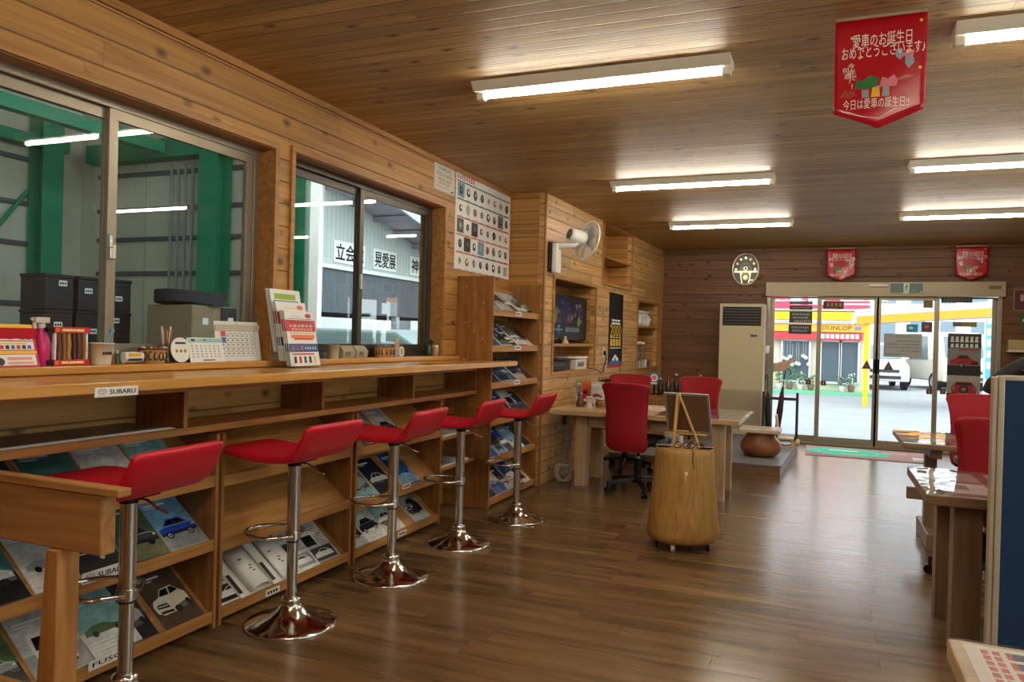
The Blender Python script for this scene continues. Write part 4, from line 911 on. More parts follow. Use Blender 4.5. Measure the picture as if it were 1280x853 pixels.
# ------------------------------------------------------------------ tables
def square_legs(t, pts, w, H, mat, T):
    for x, y in pts:
        b = MB(T); b.box(x-w/2, y-w/2, 0, x+w/2, y+w/2, H); b.build('leg', mat, t, .003)
def vinyl(mb, x0, x1, y0, y1, z, seed): # clear sheet with slight waves
    rr = random.Random(seed); nx, ny = 22, 16; vs = []; fs = []
    for j in range(ny+1):
        for i in range(nx+1):
            x = x0+(x1-x0)*i/nx; y = y0+(y1-y0)*j/ny; vs.append((x, y, z+.0012+.0024*noise.noise(Vector((x*14, y*14, seed)))))
    for j in range(ny):
        for i in range(nx): fs.append((j*(nx+1)+i, j*(nx+1)+i+1, (j+1)*(nx+1)+i+1, (j+1)*(nx+1)+i))
    mb.add(vs, fs, 0, True)
t = thing('desk', 'pale wooden desk with square legs beside the media wall', 'desk', (-1.43, 6.95, 0)); T = Matrix.Translation((1.43, -6.95, 0))
b = MB(T); b.box(-2.235, 6.42, .645, -.60, 7.42, .69); b.build('desk_top', 'desk', t, .006)
square_legs(t, ((-1.975, 6.61), (-1.975, 7.10), (-.775, 6.56), (-.775, 7.08)), .105, .645, 'deskz', T)
b = MB(T); b.box(-1.92, 6.585, .535, -.83, 6.61, .645); b.build('apron', 'desk', t, .002)
b = MB(T); b.box(-1.92, 7.08, .535, -.83, 7.105, .645); b.build('apron', 'desk', t, .002)
for x in (-.79, -1.99): b = MB(T); b.box(x, 6.615, .535, x+.025, 7.025, .645); b.build('apron', 'desk', t, .002)
t = thing('table_sheet', 'clear vinyl sheet over leaflets on the right half of the desk', 'table sheet', (-.95, 6.9, .6905)); T = Matrix.Translation((.95, -6.9, -.6905))
b = MB(T)
for k, (x, y, c) in enumerate(((-1.25, 6.46, 2), (-1.0, 6.46, 0), (-.78, 6.46, 1), (-1.24, 6.78, 1), (-.98, 6.8, 3), (-.76, 6.8, 0), (-1.2, 7.1, 0), (-.95, 7.1, 2), (-.75, 7.1, 1))):
    b.rect(x, y, x+.19, y+.27, .6912, c); b.rect(x+.02, y+.16, x+.12, y+.24, .6916, 3); b.rect(x+.02, y+.03, x+.15, y+.06, .6916, 4)
b.build('leaflets', [C((216, 210, 204), .4), C((196, 180, 176), .4), C((170, 190, 210), .4), C((150, 120, 160), .4), ink], t)
b = MB(T); vinyl(b, -1.3, -.595, 6.415, 7.42, .692, 3); b.build('vinyl', 'clear', t)
# things on the desk
DZT = .6905
for k, (c1, c2, lb, x) in enumerate((('grey', 'silver', 'grey magazine standing upright at the left end of the desk', -2.20), ('orange', 'red', 'orange and red magazine standing upright on the desk', -2.15), ('pale', 'white', 'white magazine standing upright behind the dark figurine', -2.05))):
    o = brochure(.145 if k < 2 else .13, .225, .012, 'photos' if k == 1 else 'doc', 'red', c1, c2, 'red', 'magazine'); o.matrix_world = Matrix.Translation((x+.01*k, 7.10-.03*k, DZT)) @ Matrix.Rotation(.15-.1*k, 4, 'Z') @ frame((0, 0, 0), (1, 0, 0), (0, .05, 1)); tag(o, lb, 'magazine', 'magazines standing on the desk')
t = thing('figurine', 'dark brown bell-shaped figurine on the desk', 'figurine', (-2.07, 6.82, DZT)); b = MB(); b.lathe([(.036, 0), (.042, .01), (.036, .05), (.022, .085), (.026, .105), (.016, .125), (.001, .13)], 24); b.build('figurine_body', C((96, 66, 52), .35), t)
cup('cup', 'small white cup beside the dark figurine on the desk', -1.975, 6.80, .095, .026, .034, 'white', DZT)
basket('patterned_basket', 'brown basket with dark ring pattern on the desk', -1.86, 6.83, .14, .13, .075, DZT, ((236, 232, 224), (214, 206, 190), (190, 176, 150)))
t = thing('tissue_pack', 'white tissue pack behind the ringed basket on the desk', 'tissues', (-1.93, 7.05, DZT)); b = MB(); b.box(-.06, -.05, 0, .06, .05, .05); b.loft([[(x, y, z) for x, y in ((-s, -.005), (s, -.01), (s*.8, .012), (-s, .01))] for z, s in ((.05, .02), (.09, .035), (.115, .02))]); b.build('pack', 'white', t, .006)
for k in range(2):
    b = MB(); b.box(-.15, -.105, 0, .15, .105, .004); b.rect(-.13, -.08, .1, .02, .0045, 1); o = b.build('leaflet', ['paper', C((190, 130, 130), .5)]); o.location = (-1.42+.02*k, 7.0+.25*k, DZT); o.rotation_euler = (0, 0, .1*k); tag(o, 'pinkish leaflet lying on the desk, %s of two' % ('front', 'rear')[k], 'leaflet')

def trestle_table(label, x0, x1, y0, y1):
    t = thing('pedestal_table', label, 'table', ((x0+x1)/2, (y0+y1)/2, 0)); T = Matrix.Translation((-(x0+x1)/2, -(y0+y1)/2, 0))
    b = MB(T); b.box(x0, y0, .665, x1, y1, .70); b.build('tabletop', 'dark_tableX', t, .006)
    ym = (y0+y1)/2-.05
    for x in (x0+.20, x1-.2):
        b = MB(T); b.box(x-.035, ym-.05, .11, x+.035, ym+.05, .60); b.build('leg', 'dark_table', t, .003)
        f = MB(T); f.prism([(0, 0)]*0 or [(x-.045, ym-.30), (x+.045, ym-.30), (x+.045, ym+.30), (x-.045, ym+.30)], 0, .11); f.build('foot', 'dark_table', t, .008)
        f = MB(T); f.box(x-.035, ym-.28, .60, x+.035, ym+.28, .665); f.build('bearer', 'dark_table', t, .004)
    b = MB(T); b.box(x0+.06, ym-.018, .28, x1-.06, ym+.018, .36); b.build('stretcher', 'dark_tableX', t, .003)
    return t
trestle_table('brown pedestal table with clear sheet nearest the glass door', .51, 1.75, 5.54, 6.38)
t = thing('table_sheet', 'clear vinyl sheet over papers on the table nearest the glass door', 'table sheet', (1.1, 5.95, .7005)); T = Matrix.Translation((-1.1, -5.95, -.7005))
b = MB(T)
for k in range(5): b.rect(.58+.22*k, 5.68, .76+.22*k, 5.95, .7012, k % 2); b.rect(.58+.22*k, 6.0, .76+.22*k, 6.25, .7012, (k+1) % 2); b.rect(.6+.22*k, 5.75, .7+.22*k, 5.85, .7016, 2)
b.build('leaflets', [C((220, 214, 206), .4), C((186, 170, 160), .4), C((120, 100, 96), .4)], t)
b = MB(T); vinyl(b, .51, 1.75, 5.54, 6.38, .7018, 5); b.build('vinyl', 'clear', t)
t = thing('side_table', 'brown table with square legs just behind the blue partition', 'table', (1.0, 4.05, 0)); T = Matrix.Translation((-1.0, -4.05, 0))
b = MB(T); b.box(.43, 3.66, .655, 1.6, 4.46, .70); b.build('tabletop', 'dark_tableX', t, .006)
square_legs(t, ((.60, 3.80), (.60, 4.30), (1.45, 3.80), (1.45, 4.30)), .11, .655, 'dark_table', T)
for y in (3.80, 4.28): b = MB(T); b.box(.655, y, .58, 1.395, y+.022, .655); b.build('apron', 'dark_tableX', t, .002)
b = MB(T); b.box(.60, 3.856, .58, .622, 4.244, .655); b.build('apron', 'dark_table', t, .002)
t = thing('table_sheet', 'clear vinyl sheet over papers on the table behind the partition', 'table sheet', (1.0, 4.05, .7005)); T = Matrix.Translation((-1.0, -4.05, -.7005))
b = MB(T)
for k in range(4): b.rect(.5+.25*k, 3.75, .70+.25*k, 4.03, .7012, k % 2); b.rect(.5+.25*k, 4.08, .70+.25*k, 4.36, .7012, (k+1) % 2); b.rect(.52+.25*k, 3.85, .62+.25*k, 3.97, .7016, 2)
b.build('leaflets', [C((222, 214, 206), .4), C((206, 184, 178), .4), C((150, 110, 110), .4)], t)
b = MB(T); vinyl(b, .43, 1.6, 3.66, 4.46, .7018, 8); b.build('vinyl', 'clear', t)
t = thing('corner_table', 'pale wooden table with printed sheet at the bottom right corner', 'table', (.85, 1.5, 0)); T = Matrix.Translation((-.85, -1.5, 0))
b = MB(T); b.box(.265, 1.0, .655, 1.5, 1.868, .70); b.build('tabletop', 'desk', t, .006)
square_legs(t, ((.42, 1.70), (1.35, 1.70), (.42, 1.16), (1.35, 1.16)), .09, .655, 'deskz', T)
t = thing('table_sheet', 'clear vinyl sheet over a printed flyer on the bottom right table', 'table sheet', (.85, 1.5, .7005)); T = Matrix.Translation((-.85, -1.5, -.7005))
b = MB(T); b.rect(.30, 1.30, .70, 1.845, .7012, 0)
for k in range(9):
    for r_ in range(2): b.rect(.318+.02*r_, 1.80-.03*k, .332+.02*r_, 1.822-.03*k, .7016, 1)
for k in range(6): b.rect(.362, 1.785-.052*k, .40, 1.822-.052*k, .7016, 2); b.rect(.362, 1.785-.052*k, .373, 1.822-.052*k, .7019, 1); b.rect(.405, 1.79-.052*k, .45, 1.796-.052*k, .7016, 3); b.rect(.405, 1.805-.052*k, .44, 1.81-.052*k, .7016, 3)
b.rect(.29, 1.30, .313, 1.845, .7014, 4)
b.build('flyer', [C((226, 222, 214), .4), C((206, 80, 80), .4), C((52, 66, 92), .4), ink, C((226, 206, 200), .4)], t)
b = MB(T); vinyl(b, .265, 1.0, 1.0, 1.868, .7018, 12); b.build('vinyl', 'clear', t)

# ------------------------------------------------------------------ partition and jacket
t = thing('partition', 'blue fabric office partition with pale aluminium frame at the right edge', 'partition', (1.235, 3.47, 0), .10); 
b = MB(); 
b.box(-.61, -.02, 0, -.588, .02, 1.222); b.box(.575, -.02, 0, .61, .02, 1.222); b.box(-.588, -.02, 1.204, .575, .02, 1.222); b.box(-.588, -.02, .02, .575, .02, .06); b.build('partition_frame', 'alu_pale', t, .004)
b = MB(); b.box(-.588, -.012, .06, .575, .012, 1.204); b.build('fabric_panel', C((14, 50, 86), .85), t)
b = MB(); b.box(-.628, -.016, 0, -.611, .016, 1.218); b.build('connector_post', 'alu_pale', t, .004)
for x in (-.59, .59): b = MB(); b.box(x-.02, -.18, 0, x+.02, .18, .02); b.build('foot', 'alu_dark', t, .004)
# jacket slung over the partition's far side
t = thing('jacket', 'black jacket slung over the top of the blue partition', 'jacket', (.95, 3.62, 1.225)); rr = random.Random(6)
nx, ny = 26, 22; rings = []
for i in range(nx+1):
    u = i/nx; x = -.20+.80*u; top = .02+.105*math.sin(min(1, u/.32)*pi/2)-.012*math.sin(u*21)
    ring = []
    for j in range(ny):
        a = 2*pi*j/ny; wv = .016*noise.noise(Vector((u*9, a*1.5, 2)))+.012*math.sin(u*26+a*2)
        yy = .02+(.075+wv)*cos(a)*(.4+.6*min(1, u*4)); zz = (top*.45 if False else 0)+ (top*(sin(a)) if sin(a) > 0 else (.26+.05*math.sin(u*7))*sin(a)*min(1, .25+u*2))+wv
        if sin(a) <= 0: yy += .045
        ring.append((x, yy+.005, zz+.012))
    rings.append(ring)
b = MB(); b.loft(rings); b.build('body', C((22, 22, 26), .75), t)
b = MB(); pts = [(-.10, .05, .055), (-.17, .05, .035), (-.235, .05, -.005), (-.285, .055, -.05), (-.30, .06, -.085)]; b.tube(pts, [.03, .038, .036, .034, .03], 12); b.build('sleeve', C((20, 20, 23), .75), t)
b = MB(); b.tube([(.02+.16*k/8, -.02+.06*math.sin(k/8*pi), .115+.022*math.sin(k/8*pi)) for k in range(9)], .018, 8); b.build('collar', C((28, 28, 32), .75), t)

# ------------------------------------------------------------------ log stump and easel
t = thing('log_pedestal', 'tall pale log standing on casters in the middle of the floor', 'log pedestal', (-.80, 4.98, 0))
def wob(a, z): return 1+.025*sin(a*2+z*2)+.012*sin(a*3-z*3)+.012*noise.noise(Vector((cos(a)*2, sin(a)*2, z*3)))
b = MB(); b.lathe([(.15, .052), (.205, .055), (.224, .075), (.226, .11), (.214, .20), (.203, .32), (.195, .42), (.187, .52), (.182, .60), (.176, .632), (.165, .641), (.10, .643), (.001, .643)], 56, 0, (0, 0, 0), wob); b.build('log', 'stump', t)
b = MB(); pts = []
for k in range(12):
    z = .645-.15*(k/11)**1.2; a = R(-66)+.025*math.sin(k*.9)+.006*k; r_ = .186*wob(a, z) if z < .63 else .168
    pts.append((r_*cos(a), r_*sin(a), z))
b.tube(pts, [.0034-.00024*k for k in range(12)], 6); b.build('crack', C((40, 22, 10), .9), t)
a = R(-78); b = MB(); x, y = .205*cos(a), .205*sin(a); b.sphere((x, y, .50), .011, 0, 8, 1, .5, 1.2); b.tube([(x, y-.004, .492), (x, y-.006, .462)], .004, 6); b.build('key_tag', C((236, 214, 160), .4), t)
for k in range(4):
    a = R(-100+90*k); x, y = .17*cos(a), .17*sin(a); b = MB(); b.cyl((x-.012, y, .022), (x+.012, y, .022), .022, n=16); b.box(x-.016, y-.014, .035, x+.016, y+.014, .056, 1); b.build('caster', ['black' if k else 'offwhite', 'brushed'], t, .002)
t = thing('tabletop_easel', 'small wooden tripod easel on the log, seen from behind', 'easel', (-.80, 4.99, .644))
apex = Vector((-.045, -.045, .345))
for k, (x, y) in enumerate(((-.065, -.075), (.085, .02), (-.08, .035))):
    b = MB(); b.tube([(x, y, .006), tuple(apex+Vector((.006*(k-1), .006*k, 0)))], .0085, 8); b.build('leg', C((206, 158, 90), .45), t)
b = MB(); b.box(-.13, .02, .072, .13, .05, .084); b.tube([(-.07, -.02, .1), (.02, -.02, .1)], .005); b.build('ledge', C((206, 158, 90), .45), t)
t = thing('picture_frame', 'picture frame with grey rim leaning on the easel, brown back showing', 'picture frame', (-.775, 5.035, .729))
Fm = frame((-.148, .0, 0), (1, 0, 0), (.0, -.19, 1)) @ Matrix.Rotation(.0, 4, 'Z')
b = MB(Fm)
sk = lambda x, y: (x*.285+(-.022)*y, y*.262)   # slightly twisted on its easel
o4 = [sk(0, 0), sk(1, 0), sk(1, 1), sk(0, 1)]; i4 = [sk(.045, .05), sk(.955, .05), sk(.955, .95), sk(.045, .95)]
for k in range(4): j = (k+1) % 4; b.prism([o4[k], o4[j], i4[j], i4[k]], -.012, .012)
b.build('rim', C((112, 108, 98), .4), t)
b = MB(Fm); b.prism(i4, -.004, .006); b.build('back_board', C((92, 62, 30), .7), t)
# small things on the log
for k, (x, y, lb, c) in enumerate(((-.92, 4.90, 'black and white sunglasses lens case at the left of the log top', (30, 30, 32)), (-.66, 4.94, 'dark red spectacles case at the right of the log top', (70, 16, 24)))):
    t = thing('spectacles_case', lb, 'case', (x, y, .6445), .2); b = MB(); b.loft([[(xx*sx, yy*sx, z) for xx, yy in [(.045*cos(q), .022*sin(q)) for q in [2*pi*i/20 for i in range(20)]]] for z, sx in ((0, .85), (.008, 1), (.02, 1), (.028, .8))]); b.build('shell', C(c, .25), t); b = MB(); b.box(-.046, -.0235, .012, .046, .0235, .016); b.build('seam', 'offwhite', t)
for k, (x, lb) in enumerate(((-.80, 'black reading glasses folded on the log under the picture frame'), (-.72, 'clear-lensed glasses folded beside the dark red case'))):
    t = thing('eyeglasses', lb, 'glasses', (x, 4.885+.01*k, .6445), .1*k, 'glasses on the log')
    b = MB()
    for s in (-1, 1): b.tube([(s*.028+.022*cos(q), 0, .02+.018*sin(q)) for q in [2*pi*i/16 for i in range(16)]], .0028, 6, 0, True)
    b.tube([(-.008, 0, .024), (.008, 0, .024)], .0025, 6); b.build('rim', 'black', t)
    b = MB()
    for s in (-1, 1): b.tube([(s*.05, 0, .026), (s*.05, .03, .022), (s*.012, .045+.008*s, .006)], .002, 6)
    b.build('temples', 'black', t)

# ------------------------------------------------------------------ platform, air conditioner, stool, umbrella rail
t = thing('platform', 'low grey-topped platform with dark wooden edge by the entrance', 'platform', (-1.05, 9.2, 0)); T = Matrix.Translation((1.05, -9.2, 0))
b = MB(T); b.prism([(-2.10, 8.02), (-.35, 8.02), (-.25, 10.15), (-.25, 10.40), (-.64, 10.845), (-2.08, 10.845)], 0, .092); b.build('base', 'dark_tableX', t, .003)
b = MB(T); b.prism([(-2.11, 8.01), (-.34, 8.01), (-.24, 10.15), (-.24, 10.40), (-.64, 10.85), (-2.09, 10.85)], .093, .112); b.build('grey_top', C((120, 122, 124), .45), t, .003)
PZ = .1125
t = thing('air_conditioner', 'tall cream floor-standing air conditioner beside the glass door', 'air conditioner', (-.985, 10.62, PZ)); F = -.17
b = MB(); b.box(-.285, F, 0, .285, .20, 1.735); b.build('cabinet', C((206, 190, 156), .5), t, .012)
b = MB(); b.box(-.245, F-.004, 1.44, .245, F+.001, 1.69); b.build('air_outlet', 'black', t)
for k in range(6): b = MB(); b.box(-.24, F-.014, 1.465+.038*k, .24, F-.003, 1.475+.038*k); b.build('louvre', C((80, 74, 66), .5), t)
b = MB(BW(.10, F-.0006, 1.265)); b.box(0, 0, 0, .13, .075, .004, 0); b.rect(.015, .03, .10, .06, .0045, 1); b.build('control_display', [C((196, 188, 170)), C((70, 72, 70))], t)
b = MB(); b.box(-.275, F-.012, .08, .275, F-.0005, .60); 
b.build('intake_panel', C((184, 168, 136), .5), t, .004)
b = MB()
for k in range(22): b.box(-.25, F-.018, .10+.022*k, .25, F-.012, .112+.022*k)
b.build('intake_slats', C((176, 164, 140), .5), t)
t = thing('paper_cup', 'white paper cup holder stuck on the side of the air conditioner', 'cup', (-.665, 10.48, 1.20)); b = MB(); b.lathe([(.028, 0), (.038, .10), (.035, .10), (.025, .004), (.001, .004)], 18); b.box(-.035, -.004, .03, -.02, .004, .09); b.build('cup_body', 'white', t)
t = thing('drum_stool', 'reddish wooden bulging stool with a pale flat top on the platform', 'stool', (-.58, 8.62, PZ))
def squash(w, d, z, n=40): return [(w*cos(2*pi*i/n), d*sin(2*pi*i/n), z) for i in range(n)]
b = MB(); b.loft([squash(.150*k, .14*k, z) for z, k in ((0, .8), (.015, 1.1), (.05, 1.32), (.10, 1.42), (.15, 1.36), (.195, 1.12), (.215, 1.02), (.24, 1.0), (.262, 1.05))]); b.build('body', 'reddish', t)
b = MB(); b.box(-.215, -.20, .262, .205, .20, .30); b.build('stool_top', C((214, 196, 176), .25), t, .006)
t = thing('wooden_toy_chair', 'small pale wooden rocking chair toy behind the drum stool', 'toy chair', (-.36, 9.45, PZ))
for y in (-.09, .09):
    b = MB(); b.tube([(-.12+.24*k/10, y, .014+.05*(2*k/10-1)**2) for k in range(11)], .013, 8); b.sphere((.13, y, .075), .028, 0, 8); b.build('rocker', 'pale', t)
b = MB(); b.box(-.09, -.10, .10, .09, .10, .125); b.build('seat', 'pale', t, .006)
b = MB(); b.loft([[(x, -.10, z), (x, .10, z), (x+.02, .10, z), (x+.02, -.10, z)] for x, z in ((-.09, .126), (-.12, .38))], 0, False); b.build('backrest', 'pale', t, .005)
for x in (-.07, .07):
    b = MB()
    for y in (-.09, .09): b.cyl((x, y, .03), (x, y, .101), .011)
    b.build('leg', 'pale', t)
t = thing('umbrella_rail', 'dark metal umbrella rail in front of the left glass panel', 'umbrella stand', (-.42, 10.25, PZ)); G = C((58, 56, 56), .4, .4)
for x in (-.25, .155):
    b = MB(); b.box(x-.016, -.016, 0, x+.016, .016, .60); b.build('post', G, t, .003)
b = MB(); b.box(-.234, -.013, .50, .139, .013, .535); b.build('top_rail', G, t, .003)
b = MB(); b.box(-.234, -.10, 0, .139, .10, .06); b.build('drip_tray', C((40, 36, 34), .5), t, .004)
def umbrella(label, x, y, c, hook, lean_, h):
    t = thing('umbrella', label, 'umbrella', (x, y, PZ+.0605), lean_); T = Matrix.Rotation(.10, 4, 'Y')
    b = MB(T); b.lathe([(.004, 0), (.009, .03), (.03, .10), (.036, .30), (.03, .46), (.012, h-.20), (.006, h-.18)], 16, 0, (0, 0, 0), lambda a, z: 1+.18*sin(a*5+z*9)); b.build('canopy', c, t)
    b = MB(T); b.tube([(0, 0, h-.2), (0, 0, h)]+[(.035-.035*cos(q), 0, h+.035*sin(q)*1.2) for q in [pi*k/9 for k in range(1, 10)]]+[(.07, 0, h-.03)], .006 if hook else .009, 8); b.build('handle', 'black', t)
umbrella('brown furled umbrella with hooked handle in the umbrella rail', -.50, 10.25, C((74, 38, 30), .6), True, 0., .80)
umbrella('black furled umbrella beside the brown one in the umbrella rail', -.60, 10.25, C((24, 24, 28), .6), True, 2., .72)

# low cabinet behind the desk chairs with bottles on it
t = thing('low_cabinet', 'low wooden cabinet behind the desk chairs by the media wall', 'cabinet', (-1.72, 9.75, PZ)); b = MB(); b.box(-.40, -.22, 0, .36, .22, .52); b.build('cabinet_body', 'woodZ', t, .004)
for k in range(2): b = MB(); b.box(-.39+.37*k, -.238, .03, -.03+.37*k, -.221, .49); d = b.build('door', 'woodZ', t, .003); b = MB(); b.cyl((-.06+.10*k, -.25, .3), (-.06+.10*k, -.238, .3), .012); b.build('knob', 'brushed', d)
for k in range(6):
    x = -1.89+.10*k; t = thing('bottle', 'dark bottle on the low cabinet behind the desk, number %s from the left' % ('first', 'second', 'third', 'fourth', 'fifth', 'sixth')[k], 'bottle', (x, 9.70, PZ+.5205), 0, 'bottles on the low cabinet'); h = .20+.03*(k % 3)
    t['label'] = ('first', 'second', 'third', 'fourth', 'fifth', 'sixth')[k]+' dark bottle from the left on the low cabinet behind the desk'
    b = MB(); b.lathe([(.03, 0), (.036, .01), (.036, h*.6), (.014, h*.8), (.013, h)], 18); b.build('bottle_body', C(((40, 30, 26), (60, 44, 36), (26, 32, 30))[k % 3], .2), t); b = MB(); b.cyl((0, 0, h), (0, 0, h+.02), .016, n=14); b.build('cap', C(((190, 180, 170), (120, 40, 36), (200, 196, 190))[k % 3]), t)
t = thing('round_plaque', 'round teal and pink plaque on a stand behind the desk chairs', 'plaque', (-1.98, 9.75, PZ+.5205)); b = MB(BW(0, .0, .205)); b.prism([(.085*cos(2*pi*i/28), .085*sin(2*pi*i/28)) for i in range(28)], -.008, 0, 0); b.disc(0, .01, .05, None, .0006, 1, 20); b.disc(0, .012, .03, None, .001, 2, 14); b.rect(-.04, -.07, .04, -.05, .0006, 1); b.build('disc', [C((60, 120, 116)), 'white', C((224, 120, 140))], t)
b = MB(); b.box(-.05, -.02, 0, .05, .07, .012); b.box(-.012, .009, .012, .012, .02, .20); b.build('stand', 'black', t)

t = thing('carton', 'small white printed carton on the platform behind the desk', 'carton', (-1.50, 8.55, PZ)); b = MB(); b.box(-.09, -.08, 0, .09, .08, .20); b.build('carton_body', 'white', t, .003); b = MB(BW(-.07, -.0805, .03)); b.rect(0, 0, .14, .13, 0, 0); b.rect(.02, .03, .06, .10, .0005, 1); b.build('print', [C((176, 180, 186)), C((60, 70, 90))], t)

# door mat, clock, exit sign, pennants, right wall things
b = MB(); b.box(-.15, 9.82, 0, 1.22, 10.72, .008, 0); 
def wavy(cx, cy, rx, ry, n=60): return [(cx+rx*cos(q)*(1+.07*sin(q*9)), cy+ry*sin(q)*(1+.07*sin(q*9))) for q in [2*pi*i/n for i in range(n)]]
b.poly(wavy(.33, 10.28, .47, .34), .0084, 1); b.poly(wavy(.33, 10.28, .36, .25), .0087, 3); b.poly(wavy(.33, 10.28, .33, .22), .009, 1); b.rect(.12, 10.36, .45, 10.43, .0093, 2); b.rect(.25, 10.08, .55, 10.13, .0093, 4); b.rect(.72, 10.42, 1.0, 10.48, .0086, 4); b.rect(1.03, 9.95, 1.17, 10.20, .0086, 2); b.rect(1.05, 10.0, 1.15, 10.06, .0089, 0)
o = b.build('door_mat', [C((176, 128, 120), .8), C((40, 196, 150), .8), C((226, 226, 220), .8), C((90, 214, 180), .8), C((226, 170, 110), .8)]); tag(o, 'pinkish door mat with a large green oval in front of the glass door', 'mat')
t = thing('wall_clock', 'oval silver wall clock above the air conditioner', 'clock', (-.99, YB-.0005, 2.333))
def ell(rx, ry, n=48): return [(rx*cos(2*pi*i/n), ry*sin(2*pi*i/n)) for i in range(n)]
b = MB(BW(0, 0, 0)); b.loft([[(x*k, y*k, z) for x, y in ell(.185, .232)] for z, k in ((0, 1), (.03, 1.0), (.045, .95), (.04, .86), (.02, .84))], 0, True, False); b.build('rim', C((196, 186, 176), .25, .7), t)
b = MB(BW(0, 0, 0)); b.poly(ell(.158, .198), .02, 0); b.build('face', C((64, 60, 54), .35), t)
b = MB(BW(0, 0, 0))
for k in range(12):
    a = 2*pi*k/12; 
    if sin(a) > -.25: b.disc(.125*cos(a), .155*sin(a)+.0, .016, .018, .022, 0 if k % 3 else 1, 8)
b.poly(ell(.085, .09, 30), .021, 2); b.rect(-.15, -.045, .16, -.022, .024, 1); b.disc(0, .01, .028, None, .023, 1, 16); b.disc(0, .01, .014, None, .0235, 3, 12)
for s in (-1, 1): b.poly([(s*.035, -.19), (s*.05, -.19), (s*.075, -.045), (s*.04, -.045), (s*.055, -.1)], .023, 1)
b.disc(0, -.11, .035, .035, .023, 0, 14); b.disc(0, -.11, .018, .018, .0235, 1, 12); b.rect(.06, -.155, .12, -.14, .024, 4); b.build('ornament', [C((190, 170, 110), .3, .6), C((232, 222, 180), .3, .5), C((110, 106, 98), .4), C((30, 28, 26)), 'white'], t)
b = MB(BW(0, 0, 0)); b.box(-.002, .01, .025, .002, .07, .027); b.box(0, .008, .0275, .05, .012, .029); b.build('hands', 'black', t)
t = thing('exit_sign', 'green emergency exit sign with running figure on the door header', 'exit sign', (.968, YB-.1105, 2.068)); b = MB(BW(-.19, 0, -.068)); w, h = .38, .136; b.box(0, 0, 0, w, h, .02, 1); b.rect(.006, .006, w-.006, h-.006, .0205, 0)
b.rect(.158, .008, .222, h-.008, .0208, 1); z = .0212
b.disc(.193, .104, .009, None, z, 0, 12); b.poly([(.180, .095), (.198, .092), (.196, .058), (.182, .058)], z, 0); b.poly([(.182, .092), (.168, .076), (.170, .071), (.186, .084)], z, 0); b.poly([(.196, .092), (.212, .080), (.209, .075), (.194, .084)], z, 0); b.poly([(.182, .060), (.190, .060), (.176, .034), (.162, .024), (.160, .029), (.172, .038)], z, 0); b.poly([(.188, .060), (.196, .060), (.204, .040), (.200, .016), (.195, .016), (.197, .040)], z, 0)
b.rect(.245, .03, .30, .038, .0208, 2); b.disc(.352, .024, .009, None, .0208, 1, 10); b.build('sign_box', [C((0, 66, 50), .35), C((206, 222, 196), .4), C((70, 150, 120), .4)], t)
t = thing('door_sensor', 'white sensor bar on the door header beside the exit sign', 'sensor', (.655, YB-.1105, 2.10)); b = MB(); b.box(-.11, -.035, -.02, .11, 0, .022); b.build('sensor_body', 'white', t, .008); b = MB(); b.box(-.10, -.0365, -.015, .10, -.0352, -.008); b.build('lens_strip', C((120, 110, 104), .3), t)
t = thing('header_sticker', 'small brown sticker at the right end of the door header', 'sticker', (1.93, YB-.1106, 2.075)); b = MB(BW(-.07, 0, -.02)); b.rect(0, 0, .14, .045, .001, 0); b.rect(.01, .01, .13, .035, .0014, 1); b.build('sticker_sheet', [C((150, 110, 50)), C((120, 84, 36))], t)

def pennant(label, x, y, w, top, sh, tip, texts):
    t = thing('pennant', label, 'pennant', (x+w/2, y, top), 0, 'red hanging pennants'); n = 14; rr = random.Random(int(y*10+x*7))
    def P(u, v): # u 0..1 across, v 0..1 down ; gentle curl
        zb = (sh+(tip-sh)*(1-abs(2*u-1)))-top
        return ((u-.5)*w, .012*math.sin(u*5+v*3)*v-.006*v, zb*v)
    m = 12; vs = [P(i/n, j/m) for j in range(m+1) for i in range(n+1)]; fs = [(j*(n+1)+i, (j+1)*(n+1)+i, (j+1)*(n+1)+i+1, j*(n+1)+i+1) for j in range(m) for i in range(n)]
    b = MB(); b.add(vs, fs, 0, True); o = b.build('cloth', C((182, 16, 34), .24), t); s = o.modifiers.new('thick', 'SOLIDIFY'); s.thickness = .0012; s.offset = 0
    b = MB(); b.box(-w/2, -.003, 0, w/2, .003, .012); b.build('hanging_strip', C((170, 150, 120), .2), t)
    q = MB(); H_ = top-tip
    def put(mb, z, m_): # lay flat marks onto the curled cloth
        for i in range(len(mb.v)):
            X, Y, _ = mb.v[i]; u = X/w+.5; v = Y/((sh+(tip-sh)*(1-abs(2*u-1)))-top); d = .012*math.sin(u*5+v*3)*v-.006*v; mb.v[i] = (X, d-.0022-.0004*z, Y)
    for lay, items in enumerate(texts):
        mb = MB(); items(mb, w, H_); put(mb, lay, 0); q.add(mb.v, [tuple(f) for f in mb.f], 0)
        k = len(q.f)-len(mb.f)
        for i, mm in enumerate(mb.m): q.m[k+i] = mm
    def only(cond):
        r = MB(); use = [k for k in range(len(q.f)) if cond(q.m[k])]; ids = {}
        for k in use:
            for v in q.f[k]: ids.setdefault(v, len(ids))
        r.v = [q.v[v] for v in ids]; r.f = [tuple(ids[v] for v in q.f[k]) for k in use]; r.m = [q.m[k] for k in use]; r.s = [False]*len(use); return r
    pm = [C((244, 236, 226), .35), C((246, 190, 60), .35), C((40, 120, 60), .35), C((222, 120, 140), .35), C((150, 160, 170), .35), C((170, 60, 30), .35)]
    only(lambda m: m == 0).build('lettering', pm, t); only(lambda m: m > 0).build('picture', pm, t)
